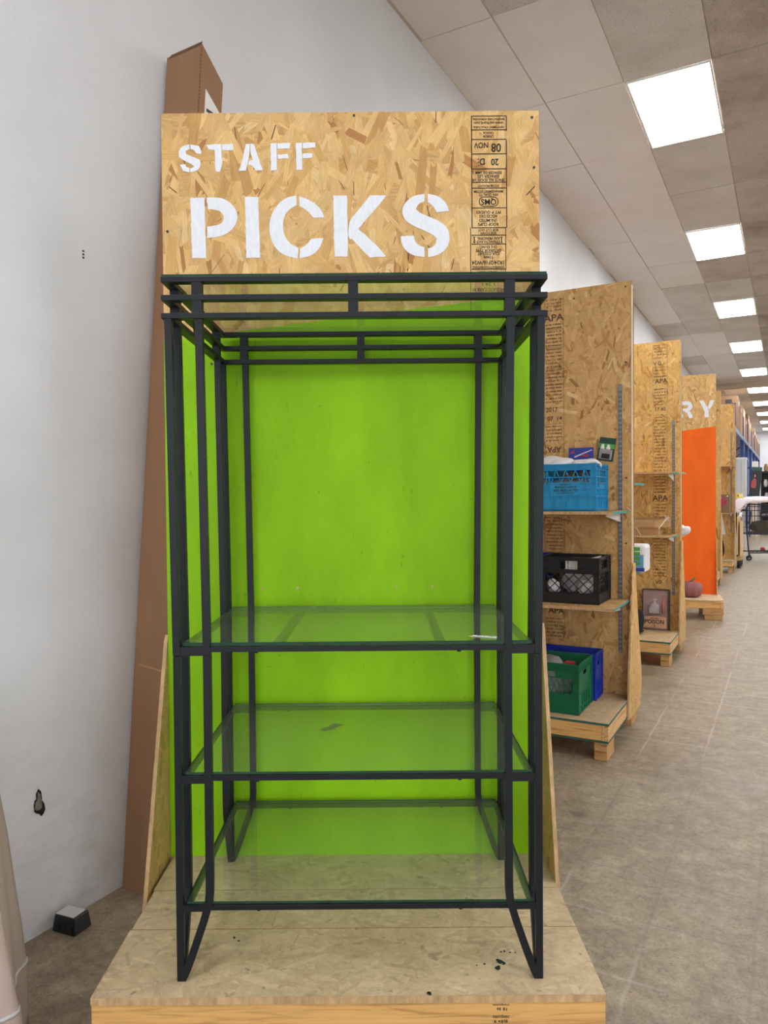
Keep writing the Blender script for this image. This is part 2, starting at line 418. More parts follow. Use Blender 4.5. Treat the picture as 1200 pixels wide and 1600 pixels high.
def strands(name, parent, x0, x1, z0, z1, mapf, pal, seed, mat='osb_strands', density=1.0, ang0=90, spread=28, size=1.0):
    """overlapping wood strands pressed into a board face; mapf(u, v, h) gives the place, h the height above the face"""
    R = random.Random(seed); m = MB()
    area = (x1-x0)*(z1-z0); n = int(area*1150*density/size**2)
    cols = [lin(c) for c, _ in pal]; wts = [q for _, q in pal]
    for i in range(n):
        cx = R.uniform(x0-.03, x1+.03); cz = R.uniform(z0-.03, z1+.03)
        a = math.radians(R.gauss(ang0, spread) if R.random() < .72 else R.uniform(0, 180))
        sliver = i > n*.7 and R.random() < .22
        if sliver: L = R.uniform(.012, .05)*size; wd = R.uniform(.0012, .0034)*size
        else: L = R.choice((R.uniform(.04, .1), R.uniform(.08, .17)))*size; wd = R.uniform(.008, .032)*size
        ca, sa = math.cos(a), math.sin(a); sk = R.uniform(-.4, .4)*wd
        j = lambda q: R.uniform(-q, q)
        loc = [(-L/2-sk, -wd/2), (L/2-sk*.5, -wd/2+j(wd*.12)), (L/2+j(.01*size), j(wd*.2)), (L/2+sk, wd/2*R.uniform(.6, 1)), (-L/2+sk, wd/2), (-L/2+j(.008*size), j(wd*.2))]
        uo = R.uniform(0, 9); vo = R.uniform(0, 9)
        poly = [(cx+u*ca-v*sa, cz+u*sa+v*ca, u+uo, v+vo) for u, v in loc]
        poly = clip(poly, x0, x1, z0, z1)
        if not poly: continue
        if sliver: c = lin((146, 96, 50)) if R.random() < .85 else lin((74, 48, 28))
        else:
            c = R.choices(cols, wts)[0]; k = R.uniform(.93, 1.06); c = tuple(min(1, q*k) for q in c)
        h = .00005 + i*(.0015/max(n, 1500))
        m.add([mapf(p[0], p[1], h) for p in poly], [tuple(range(len(poly)))], 0, [(p[2], p[3]) for p in poly], c)
    o = m.build(name, mat, parent); o['kind'] = 'stuff'
    return o
_fc = {}
def text_geo(txt, size):
    """triangulated outline of a line of text, centred, in (u, v)"""
    if (txt, size) in _fc: return _fc[(txt, size)]
    cu = bpy.data.curves.new('t', 'FONT'); cu.body = txt; cu.size = size; cu.align_x = 'CENTER'; cu.align_y = 'CENTER'; cu.resolution_u = 3; cu.offset = size*.022
    ob = bpy.data.objects.new('t', cu); COL.objects.link(ob)
    bpy.context.view_layer.update()
    me = bpy.data.meshes.new_from_object(ob.evaluated_get(bpy.context.evaluated_depsgraph_get()))
    vv = [(q.co.x, q.co.y) for q in me.vertices]; ff = [tuple(p.vertices) for p in me.polygons]
    bpy.data.objects.remove(ob); bpy.data.curves.remove(cu); bpy.data.meshes.remove(me)
    _fc[(txt, size)] = (vv, ff); return vv, ff
def put_text(m, txt, size, u, v, mapf, h=.0022, rot=0, sx=1.0, mi=0, width=None):
    vv, ff = text_geo(txt, size)
    if width:
        wd = max(p[0] for p in vv)-min(p[0] for p in vv)
        if wd > 0: sx = width/wd
    c, s = math.cos(rot), math.sin(rot)
    m.add([mapf(u+(a*sx)*c-b*s, v+(a*sx)*s+b*c, h) for a, b in vv], ff, mi)
def put_rect(m, u0, u1, v0, v1, mapf, h=.0022, mi=0):
    m.add([mapf(u0, v0, h), mapf(u1, v0, h), mapf(u1, v1, h), mapf(u0, v1, h)], [(0, 1, 2, 3)], mi)
def put_frame(m, u0, u1, v0, v1, mapf, wd=.002, h=.0022, mi=0):
    put_rect(m, u0, u1, v0, v0+wd, mapf, h, mi); put_rect(m, u0, u1, v1-wd, v1, mapf, h, mi)
    put_rect(m, u0, u0+wd, v0+wd, v1-wd, mapf, h, mi); put_rect(m, u1-wd, u1, v0+wd, v1-wd, mapf, h, mi)
def put_faint(m, u0, u1, v, hgt, R, mapf, h=.0022, mi=0):
    """a line of print too small to read: short strokes"""
    x = u0
    while x < u1-.004:
        l = R.uniform(.3, .9)*hgt
        if R.random() < .8: put_rect(m, x, min(x+l*.7, u1), v-hgt/2*R.uniform(.4, 1), v+hgt/2*R.uniform(.4, 1), mapf, h, mi)
        x += l
# ------------------------------------------------------------------ the room
S0, S1_, T1, H = -6.0, 40.0, 16.0, 4.7
def slab(name, v, mat):
    m = MB(); m.add(v, [tuple(range(len(v)))]); return m
fl = MB().box(-.3, T1+.3, S0-.3, S1_+.3, -.1, 0).build('floor', 'concrete_floor', None, loc=ST(0, 0), rotz=ROT); tag(fl, kind='structure', label='worn stained concrete floor with ghost lines of old tiles')
wl = MB().box(-.25, 0, S0, S1_, 0, H+.1).build('wall_left', 'white_wall', None, loc=ST(0, 0), rotz=ROT); tag(wl, kind='structure', label='white painted wall running along the aisle')
wf = MB().box(0, T1, S1_, S1_+.25, 0, H+.1).build('wall_far', 'white_wall', None, loc=ST(0, 0), rotz=ROT); tag(wf, kind='structure')
wr = MB().box(T1, T1+.25, S0, S1_, 0, H+.1).build('wall_right', 'white_wall', None, loc=ST(0, 0), rotz=ROT); tag(wr, kind='structure')
m = MB(); m.box(0, T1, S0-.25, S0, 0, .5); m.box(0, T1, S0-.25, S0, 3.3, H+.1); m.box(0, .9, S0-.25, S0, .5, 3.3); m.box(T1-.9, T1, S0-.25, S0, .5, 3.3)
wb = m.build('wall_behind', 'white_wall', None, loc=ST(0, 0), rotz=ROT); tag(wb, kind='structure')
for k in range(6):                                # unseen windows added behind the viewer to brighten the stand's front
    a = .9+k*2.3667; b = a+2.3667; m = MB()
    m.box(a, a+.05, S0-.16, S0-.08, .5, 3.3); m.box(b-.05, b, S0-.16, S0-.08, .5, 3.3); m.box(a+.05, b-.05, S0-.16, S0-.08, .5, .56); m.box(a+.05, b-.05, S0-.16, S0-.08, 3.24, 3.3)
    wi = m.build('added_window_%d' % (k+1), 'charcoal_metal', None, loc=ST(0, 0), rotz=ROT); tag(wi, kind='structure')
    MB().box(a+.05, b-.05, S0-.125, S0-.119, .56, 3.24).build('pane', 'added_glazing', wi)  # pane of the added window, lets the world light in
ce = MB().box(-.1, T1+.1, S0-.1, S1_+.1, H+.05, H+.2).build('ceiling', 'ceiling_slab', None, loc=ST(0, 0), rotz=ROT); tag(ce, kind='structure', label='suspended ceiling of pale rectangular tiles')
# chipped hole in the left wall plaster
def wall_pt(x, y):
    d = ray(x, y); t = (W0-CP).dot(NV)/d.dot(NV); P = CP+d*t; q = P-W0; return q.dot(AV), P.z
hs, hz = wall_pt(60, 1256)
hole = [(0, .066), (.012, .05), (.016, .01), (.026, -.008), (.03, -.035), (.022, -.05), (.012, -.058), (.002, -.044), (-.012, -.036), (-.02, -.028), (-.022, 0), (-.018, .02), (-.01, .024), (-.012, .045)]
m = MB().prism([(hs+a*.85, hz+b*.8) for a, b in hole], .0008, .002, 'yz'); m.build('plaster_hole', 'hole_dark', wl)
chip = [(-.004, .055), (.006, .04), (.008, .02), (.012, .015), (.012, -.02), (.002, -.026), (-.012, -.024), (-.018, -.018), (-.016, .012), (-.006, .02)]
m = MB().prism([(hs+a*.85, hz+b*.8) for a, b in chip], .002, .005, 'yz'); m.build('loose_plaster', 'concrete_chip', wl)
m = MB()
s_, z_ = wall_pt(130, 398)
for k in range(3): m.prism([(s_-.004, z_-.014+k*.012), (s_+.004, z_-.014+k*.012), (s_+.004, z_-.008+k*.012), (s_-.004, z_-.008+k*.012)], .0006, .0014, 'yz')
m.build('nail_hole', 'hole_dark', wl)

# ceiling tiles, hung in a grid; light panels take the place of some
tb = [0, .53] + [.53+.621*k for k in range(1, 25)]
tb = [t for t in tb if t < T1] + [T1]
sb = [4.40+1.235*k for k in range(-11, 30)]; sb = [S0] + [q for q in sb if S0+.2 < q < S1_-.1] + [S1_]
LROWS = (1.151, 1.151+.621*5, 1.151+.621*10, 1.151+.621*15, 1.151+.621*20)
lights = []
R = random.Random(5); far = MB(); shared = {}
for i in range(len(sb)-1):
    k_ = round((sb[i]-4.40)/1.235)
    for j in range(len(tb)-1):
        row = any(abs(tb[j]-q) < .05 for q in LROWS)
        if row and k_ % 3 == 0 and i not in (0, len(sb)-2) and not (tb[j] < 1.3 and -1 < sb[i] < 3): lights.append((sb[i], tb[j], i, j)); continue
        g = .004; a0, a1, b0, b1 = tb[j]+g, tb[j+1]-g, sb[i]+g, sb[i+1]-g
        dz = R.uniform(-.006, .002)
        if tb[j] < 3.9 and 1.8 < sb[i] < 24:
            kind = 0 if tb[j] < 1.1 and not (sb[i] > 12 and R.random() < .15) else (1 if tb[j] < 1.6 else 2)
            if R.random() < .12: kind = min(2, kind+1)
            key = (round(a1-a0, 3), round(b1-b0, 3), kind)
            if key not in shared:
                mm = MB().box(-(a1-a0)/2, (a1-a0)/2, -(b1-b0)/2, (b1-b0)/2, 0, .015)
                o = mm.build('ceiling_tile', ['tile_smooth', 'tile_fissured', 'tile_dirty'][kind], ce); shared[key] = o.data
            else: o = place('ceiling_tile', shared[key], ce)
            o.location = ((a0+a1)/2, (b0+b1)/2, H+dz)
            o.rotation_euler = (R.uniform(-.004, .004), R.uniform(-.005, .005), 0)
        else: far.box(a0, a1, b0, b1, H+dz, H+.015+dz, 0 if tb[j] < 1.1 else (1 if R.random() < .7 else 2))
tag(far.build('ceiling_tiles_beyond', ['tile_smooth', 'tile_fissured', 'tile_dirty'], ce), kind='stuff')
m = MB()
for t in tb: m.box(t-.007, t+.007, S0, S1_, H+.004, H+.02)
for s in sb: m.box(0, T1, s-.007, s+.007, H+.004, H+.02)
m.build('ceiling_grid', 'ceiling_grid', ce)
m = MB().box(0, .022, S0, S1_, H-.004, H+.02); m.build('edge_trim', 'ceiling_grid', ce)
fr_me = df_me = None
ordn = ['nearest', 'second', 'third', 'fourth', 'fifth', 'sixth', 'seventh', 'eighth', 'ninth', 'tenth']
seen = 0
for (s, t, i, j) in sorted(lights, key=lambda q: (q[1], q[0])):
    vis = t < 1.3 and s > 3
    if vis:
        seen += 1; lab = 'bright rectangular ceiling light panel, %s along the aisle' % ordn[min(seen, 10)-1]
    else: lab = 'rectangular ceiling light panel out of view over the shop floor'
    o = thing('ceiling_light', lab, 'ceiling light', ST(s+1.235/2, t+.621/2, H-.012), ROT, 'ceiling light panels')
    if fr_me is None:
        a, b = .3, .607; m = MB()
        m.box(-a, a, -b, -b+.012, -.004, .012); m.box(-a, a, b-.012, b, -.004, .012); m.box(-a, -a+.012, -b+.012, b-.012, -.004, .012); m.box(a-.012, a, -b+.012, b-.012, -.004, .012)
        fr_me = m.build('frame', 'paper_white', o).data
        df_me = MB().box(-a+.012, a-.012, -b+.012, b-.012, 0, .008).build('diffuser', 'light_diffuser', o).data
    else: place('frame', fr_me, o); place('diffuser', df_me, o)
# ------------------------------------------------------------------ display stand (painted board, deck, side wings)
DZ = .31; BX0, BX1, BY = -.722, .519, 2.446; BTOP = 2.77
D0 = Vector((-.10, 2.1, 0))
ds = thing('display_stand', 'strand-board display stand with lime green back and white stencilled sign', 'display stand', D0)
def L(p): return (p[0]-D0.x, p[1]-D0.y, p[2]-D0.z)
def face(u, v, h): return L((u, BY-h, v))
bb = MB(); bb.box(BX0-D0.x, BX1-D0.x, BY-D0.y, BY+.012-D0.y, DZ-.02, BTOP, 0)
bb = bb.build('back_board', ['osb_core', 'osb_edge'], ds)
m = MB()   # teal sealed edges
m.box(BX0-.0012-D0.x, BX0-D0.x, BY+.002-D0.y, BY+.011-D0.y, 1.0, BTOP-.05); m.box(BX1-D0.x, BX1+.0012-D0.x, BY+.002-D0.y, BY+.011-D0.y, 1.0, BTOP-.05)
m.build('sealed_edge', 'teal_edge', bb)
strands('strands', bb, BX0, BX1, 1.95, BTOP, face, PAL, 11, density=1.7, size=1.28, spread=24)
# green paint: slanted upper edge
def bp(x, y): p = on_y(x, y, BY); return p.x, p.z
gl = bp(285, 529); gr = bp(737, 472)
sl = (gr[1]-gl[1])/(gr[0]-gl[0])
m = MB(); pts = [(BX0, DZ), (BX1, DZ), (BX1, gl[1]+sl*(BX1-gl[0])), (BX0, gl[1]+sl*(BX0-gl[0]))]
nx = 1
m.add([face(u, v, .0021) for u, v in pts], [(0, 1, 2, 3)]); m.add([face(u, v, .0002) for u, v in pts], [(0, 1, 2, 3)])
m.add([face(u, v, h) for h in (.0021, .0002) for u, v in pts], [(0, 4, 5, 1), (1, 5, 6, 2), (2, 6, 7, 3), (3, 7, 4, 0)])
gp = m.build('green_paint', 'lime_paint', bb)
# bare screw holes and chips in the green paint
m = MB()
for x, y, r in ((465, 919, 3.2), (410, 920, 3), (620, 917, 2.6), (675, 916, 2.6), (450, 568, 2.5), (652, 571, 2.2), (556, 570, 3)):
    u, v = bp(x, y); rr = r/472
    m.add([face(u+rr*.6*math.cos(k), v+rr*math.sin(k), .0024) for k in (0, 1, 2.1, 3, 4.2, 5.2)], [tuple(range(6))])
m.build('paint_chip', 'osb_edge', bb)
m = MB()
for x, y in ((331, 569), (553, 181), (831, 184), (262, 362), (834, 262)):
    u, v = bp(x, y); p = face(u, v, 0); m.tube([p, (p[0], p[1]-.0035, p[2])], .0045, 8)
m.build('screw', 'screw_metal', bb)
# stencilled lettering
def crop(x0, y0, s): return lambda q: [(x0+a/s, y0+b/s) for a, b in q]
c1 = crop(240, 160, 4); c2 = crop(540, 160, 3.75); c3 = crop(500, 290, 10)
LET = {
 'STAFF': [[c1([(225, 265), (180, 275), (157, 305), (160, 345), (200, 370), (245, 390), (255, 405), (240, 413), (230, 416), (230, 440), (275, 430), (298, 395), (290, 360), (240, 340), (205, 325), (200, 305), (225, 295)]),
            c1([(232, 265), (285, 275), (300, 305), (298, 325), (265, 320), (255, 300), (232, 293)]), c1([(165, 392), (200, 388), (205, 405), (225, 412), (225, 440), (185, 430)])],
           [c1([(330, 268), (424, 262), (426, 298), (424, 330), (432, 370), (425, 410), (415, 435), (395, 435), (385, 420), (385, 350), (383, 300), (345, 295)]), c1([(430, 265), (498, 262), (500, 300), (430, 300)])],
           [c1([(577, 262), (603, 262), (600, 330), (578, 428), (532, 430), (555, 370)]), c1([(606, 260), (628, 262), (682, 425), (640, 430), (620, 398), (590, 390), (600, 365), (622, 362), (605, 318)])],
           [c1([(732, 258), (770, 256), (770, 425), (733, 430)]), c1([(775, 258), (855, 256), (850, 290), (775, 292)]), c1([(777, 328), (840, 325), (845, 352), (777, 356)])],
           [c1([(890, 256), (927, 254), (930, 422), (893, 424)]), c1([(933, 256), (1010, 252), (1012, 283), (933, 290)]), c1([(933, 322), (992, 320), (992, 347), (933, 350)])]],
 'PICKS': [[c1([(230, 600), (320, 597), (323, 780), (330, 975), (242, 975)]), c1([(333, 597), (420, 595), (480, 625), (522, 680), (528, 730), (500, 792), (430, 840), (335, 850), (335, 778), (400, 770), (428, 755), (442, 728), (436, 702), (410, 676), (340, 668)])],
           [c1([(572, 592), (655, 592), (660, 780), (668, 972), (580, 975)])],
           [c1([(893, 585), (840, 592), (785, 628), (742, 690), (722, 760), (728, 840), (760, 915), (820, 960), (900, 977), (905, 910), (855, 888), (818, 835), (808, 775), (815, 715), (845, 672), (893, 645)]),
            c1([(912, 588), (985, 615), (1045, 665), (1068, 720), (998, 722), (962, 678), (912, 648)]), c1([(915, 977), (990, 960), (1042, 910), (1062, 850), (985, 855), (955, 895), (915, 915)])],
           [c3([(208, 160), (415, 158), (432, 210), (425, 400), (435, 650), (435, 1110), (232, 1112), (215, 700)]), c3([(785, 155), (1035, 158), (980, 240), (760, 490), (605, 672), (610, 700), (720, 780), (780, 850), (900, 945), (1030, 1108), (780, 1130), (620, 970), (500, 835), (465, 845), (440, 760), (452, 640), (470, 535), (600, 390), (740, 210)])],
           [c2([(462, 537), (395, 548), (345, 592), (328, 640), (345, 690), (390, 722), (455, 750), (515, 778), (533, 800), (528, 832), (508, 850), (483, 858), (483, 908), (545, 896), (595, 855), (613, 800), (600, 740), (560, 702), (500, 676), (440, 652), (412, 627), (425, 597), (462, 580)]),
            c2([(480, 537), (545, 550), (590, 590), (605, 638), (533, 645), (510, 605), (480, 585)]), c2([(323, 785), (400, 782), (405, 815), (430, 840), (462, 850), (462, 907), (395, 900), (345, 865), (325, 820)])]]}
R = random.Random(3)
def soften(p):
    out = []
    for i in range(len(p)):
        a, b, c = Vector(p[i-1]), Vector(p[i]), Vector(p[(i+1) % len(p)])
        if (b-a).angle(c-b) < math.radians(48): out += [tuple(b+(a-b)*.25), tuple(b+(c-b)*.25)]
        else: out.append(tuple(b))
    return out
for word, letters in LET.items():
    for pieces in letters:
        m = MB()
        for pc in pieces:
            pc = soften(soften(pc))
            # slightly ragged hand-painted edge
            q = []
            for i in range(len(pc)):
                a, b = pc[i], pc[(i+1) % len(pc)]; n = max(1, int(math.dist(a, b)/5))
                for k in range(n): q.append((a[0]+(b[0]-a[0])*k/n+(R.uniform(-.45, .45) if k else 0), a[1]+(b[1]-a[1])*k/n+(R.uniform(-.45, .45) if k else 0)))
            q = [bp(*p) for p in q]
            m.prism([L((u, 0, v))[0::2] for u, v in q], BY-.0027-D0.y, BY-.0019-D0.y, 'xz')
        m.build('letter', 'white_stencil_paint', bb)
# printed stamp column, upside down on the board
m = MB()
def fb(u, v, h): return face(u, v, h)
def hl(y, x0=736.5, x1=791, wd=1.0):
    a = bp(x0, y); b = bp(x1, y+.3); put_rect(m, a[0], b[0], a[1]-.0014*wd, a[1]+.0014*wd, fb)
def vl(x, y0, y1, wd=.0022):
    a = bp(x, y0); b = bp(x, y1); put_rect(m, a[0]-wd/2, a[0]+wd/2, b[1], a[1], fb)
for y in (182, 203.5, 218.5, 241, 264.5, 285.5, 294.5, 325.5, 356.3, 368, 382, 421): hl(y)
vl(736.5, 182, 356, .003); vl(791, 182, 205, .003); vl(791, 219, 356, .003); vl(735, 356, 492); vl(790, 356, 421); vl(789.5, 421, 492)
TXT = [('MANUFACTURED IN MONTREAL', 186.5, 3.4), ('www.norbord.com', 192.5, 4.6), ('REVETEMENT STRUCTURAL', 199, 3.4), ('CANADA', 208, 4.2), ('CANADA', 213.6, 4.2), ('ESPACER DE 3MM', 270, 4.4), ('ESPACER LES', 275.6, 4.6), ('SPACE ALL EDGES 1/8', 281.4, 4.4),
       ('SYSTEM PRODUCT', 290.5, 3.6), ('MANAGEMENT SYSTEM', 299.5, 4.0), ('APA QUALITY', 304.6, 4.2), ('PIT P GUIDES', 331.8, 4.8), ('ACCES DES', 338, 4.8), ('UNLIMITED', 344.5, 4.8), ('ROOF CLIPS', 350.6, 4.8),
       ('SIDE CUT OUT', 359.5, 4.0), ('SIDE DOWN', 364.6, 4.2), ('AXE PRINCIPAL', 372.6, 4.2), ('STRENGTH AXIS', 378, 4.2), ('O-2 ES-NC', 386, 4.4), ('EXTERIOR TYPE', 391.6, 4.6), ('CSA O325-07', 396.6, 4.6), ('11mm', 402.4, 5.2), ('1R24/2F16/W24', 410.3, 6.2), ('CONSTRUCTION SHEATHING', 417.6, 3.8), ('PANEL POUR', 425.5, 4.4), ('1.24 1', 444, 5), ('W.O.ATO CARB W', 452.5, 5.6), ('I 1230UL I', 461, 5)]
for t_, y, sz in TXT:
    u, v = bp(763, y); put_text(m, t_, sz/472*1.35, u, v, fb, rot=math.pi, width=min(.105, len(t_)*sz/472*.66))
for t_, x, y, sz in (('08', 775, 230.5, 13), ('NOV', 752, 227, 8.5), ('20', 773, 253, 10), ('D:', 752, 252.5, 10)):
    u, v = bp(x, y); put_text(m, t_, sz/472*1.4, u, v, fb, rot=math.pi, sx=.85)
u, v = bp(763.5, 315.5); put_text(m, 'QMS', .026, u, v, fb, rot=math.pi, sx=.95)
for r0, r1 in ((.0165, .0138),):
    ring = []
    for rr in (r0, r1):
        q = []
        for k in range(12): an = math.pi/2+math.pi*k/11; q.append((u-.016+rr*math.cos(an), v+rr*math.sin(an)))
        for k in range(12): an = -math.pi/2+math.pi*k/11; q.append((u+.016+rr*math.cos(an), v+rr*math.sin(an)))
        ring.append(q)
    n = len(ring[0]); m.add([fb(a, b, .0022) for a, b in ring[0]+ring[1]], [(k, (k+1) % n, n+(k+1) % n, n+k) for k in range(n)])
for x in (741, 783.5):
    a = bp(x, 370); b = bp(x, 380); put_rect(m, a[0]-.0015, a[0]+.0015, b[1], a[1], fb); put_rect(m, a[0]-.004, a[0]+.004, a[1]-.002, a[1], fb); put_rect(m, a[0]-.004, a[0]+.004, b[1], b[1]+.002, fb)
m.build('printed_stamp', 'black_ink', bb)
# deck: three pieces with seams, beams below
ys = [1.742, 2.022, 2.226, BY]
for i in range(3):
    g0, g1 = ys[i]+(.002 if i else 0), ys[i+1]-.002
    m = MB().box(-.712-D0.x+(.004 if i == 1 else 0), .522-D0.x, g0-D0.y, g1-D0.y, DZ-.018, DZ, 0, 1)
    dp = m.build('deck_panel', ['osb_deck_plain', 'osb_edge'], ds)
    strands('strands', dp, -.712+(.004 if i == 1 else 0), .522, g0, g1, lambda u, v, h: L((u, v, DZ+h*.6)), PAL_D, 21+i, 'osb_deck', 1.2, 0, 40, .72)
MB().box(-.712-D0.x, .522-D0.x, 1.745-D0.y, 1.783-D0.y, DZ-.108, DZ-.018).build('front_beam', 'pine_x', ds, bevel=.003)
MB().box(.484-D0.x, .522-D0.x, 1.785-D0.y, 2.44-D0.y, DZ-.108, DZ-.018).build('side_beam', 'pine_y', ds, bevel=.003)
MB().box(-.712-D0.x, -.674-D0.x, 1.785-D0.y, 2.44-D0.y, DZ-.108, DZ-.018).build('side_beam', 'pine_y', ds, bevel=.003)
for x in (-.67, -.14, .42):
    for y in (1.76, 2.36): MB().box(x-D0.x, x+.089-D0.x, y-D0.y, y+.089-D0.y, 0, DZ-.108).build('foot_block', 'old_pine', ds, bevel=.003)
m = MB()
RB = random.Random(6)
for y in (1576.5, 1595.5):
    p = on_y(783, y, 1.745); put_faint(m, p.x-.017, p.x+.017, p.z, .009, RB, lambda u, v, h: L((u, 1.7445, v)))
for t_, y, sz, wpx in (('tembec', 1569.5, 3.0, 27), ('tembec', 1588, 5.4, 27)):
    p = on_y(783, y, 1.745); put_text(m, t_, sz/660*1.5, p.x, p.z, lambda u, v, h: L((u, 1.7445, v)), width=wpx/660)
m.build('printed_mark', 'grey_ink', ds)
m = MB()
for x, y, r in ((780, 1503, 5), (778, 1513, 4.5), (787, 1506, 3), (783, 1488, 1.8), (797, 1489, 1.9), (805, 1489, 1.6), (788, 1487, 2), (757, 1507, 2), (745, 1509, 1.4), (366, 1466, 2.4), (373, 1471, 2), (671, 1553, 3.5)):
    p = on_z(x, y, DZ); k0 = r/620
    m.add([L((p.x+k0*math.cos(q)*(1+.3*math.sin(3*q+x)), p.y+k0*1.3*math.sin(q)*(1+.3*math.cos(2*q+y)), DZ+.0016)) for q in [i*.628 for i in range(10)]], [tuple(range(10))])
m.build('dark_blot', 'poster_black', ds)
# side wings
for x0, x1, yb, za in ((BX0-.013, BX0-.001, 2.168, 1.03), (BX1+.001, BX1+.013, 2.222, 1.06)):
    prof = [(yb-D0.y, .20), (BY+.012-D0.y, .20), (BY+.012-D0.y, za+.02), (BY-.004-D0.y, za)]
    m = MB().prism(prof, x0-D0.x, x1-D0.x, 'yz', 0, 1); wg = m.build('side_wing', ['osb_core', 'osb_edge'], ds)
    xi = x1 if x0 < 0 else x0; sg = 1 if x0 < 0 else -1
    # strand faces as stacked bands that follow the slanted edge
    xo = x0 if x0 < 0 else x1
    for xx, s2 in ((xi, sg), (xo, -sg)):
        mm = None
        for b in range(12):
            z0 = .20+(za-.20)*b/12; z1 = .20+(za-.20)*(b+1)/12; yy = yb+(BY-yb)*(b+1)/12
            o = strands('strands', wg, yy, BY, z0, z1, lambda u, v, h, xx=xx, s2=s2: L((xx+s2*h, u, v)), PAL_P, 40+b, 'osb_wing', 1.0) if yy < BY-.004 else None

# ------------------------------------------------------------------ etagere
EC = Vector((-.068, 2.11, DZ))
et = thing('etagere_rack', 'tall charcoal metal etagere rack with glass shelves on the deck', 'shelving rack', EC)
YF, YR = 1.80-EC.y, 2.42-EC.y
HW = .4525; PW = .0175; INS = .077
def E_(x, y, z): return (x, y, z-DZ)
zs1b, zs1t = 1.118, 1.139
cm = 'charcoal_metal'
FL = .010                                    # upper half is splayed a little
for sx in (-1, 1):
    for (yy, sy) in ((YF, 1), (YR, -1)):
        xo = sx*(HW-PW/2); yc = yy+sy*PW/2
        # corner post: lower then upper half
        MB().box(xo-PW/2, xo+PW/2, yc-PW/2, yc+PW/2, 0, zs1b-DZ-.0015).build('lower_post', cm, et, bevel=.0012)
        a = E_(xo-sx*.0, yc, zs1b); b = E_(xo+sx*FL, yc-sy*.002, 1.942)
        MB().bar(a, b, PW+.001, PW+.001, (0, 1, 0)).build('upper_post', cm, et, bevel=.0012)
        # inset posts, curved in to the foot at the bottom: one on the front or back face, one on the side
        for dirx, diry in ((-sx, 0), (0, sy)):
            path = [(.074, 1.118), (.074, .56), (.0735, .53), (.071, .505), (.066, .485), (.057, .455), (.045, .42), (.033, .385), (.021, .352), (.012, .329), (.004, .314)]
            pts = [E_(xo+dirx*u, yc+diry*u, z) for u, z in path]
            MB().sweep(pts, PW+.0012, PW+.0012, (0, 1, 0) if dirx else (1, 0, 0)).build('curved_post', cm, et, bevel=.001)
            a = E_(xo+dirx*.074, yc+diry*.074, zs1b); b = E_(xo+dirx*.074+sx*FL, yc+diry*.074, 1.942)
            MB().bar(a, b, PW+.0012, PW+.0012, (0, 1, 0)).build('inset_post', cm, et, bevel=.001)
# three rings at the top
RX = .469; YRF, YRR = YF-.004, YR+.002; TD = .025; THK = .0135
rz = [(1.9405, 1.954), (1.9845, 1.998), (2.0285, 2.042)]
for z0, z1 in rz:
    m = MB(); z0 -= DZ; z1 -= DZ
    m.box(-RX, RX, YRF, YRF+TD, z0, z1); m.box(-RX, RX, YRR-TD, YRR, z0, z1)
    m.box(-RX, -RX+TD, YRF+TD, YRR-TD, z0, z1); m.box(RX-TD, RX, YRF+TD, YRR-TD, z0, z1)
    m.build('top_ring', cm, et, bevel=.001)
for (z0, z1) in ((1.954, 1.9845), (1.998, 2.0285)):
    z0 -= DZ; z1 -= DZ
    for yy in (YRF+.001, YRR-TD+.001):
        for x in (-.383, -.003, .378): MB().box(x-.012, x+.012, yy, yy+TD-.002, z0, z1).build('ring_strut', cm, et)
    for xx in (-RX+.001, RX-TD+.001):
        for y in (YRF+.085, 0, YRR-.085): MB().box(xx, xx+TD-.002, y-.012, y+.012, z0, z1).build('ring_strut', cm, et)
def pane(name, x0, x1, y0, y1, z0, z1, par=et):
    m = MB().box(x0, x1, y0, y1, z0-DZ, z1-DZ, 0, 1); return m.build(name, ['clear_glass', 'glass_edge'], par, bevel=0)
tp = pane('top_glass', -RX+.002, RX-.002, YRF+.002, YRR-.002, 2.0425, 2.0475)
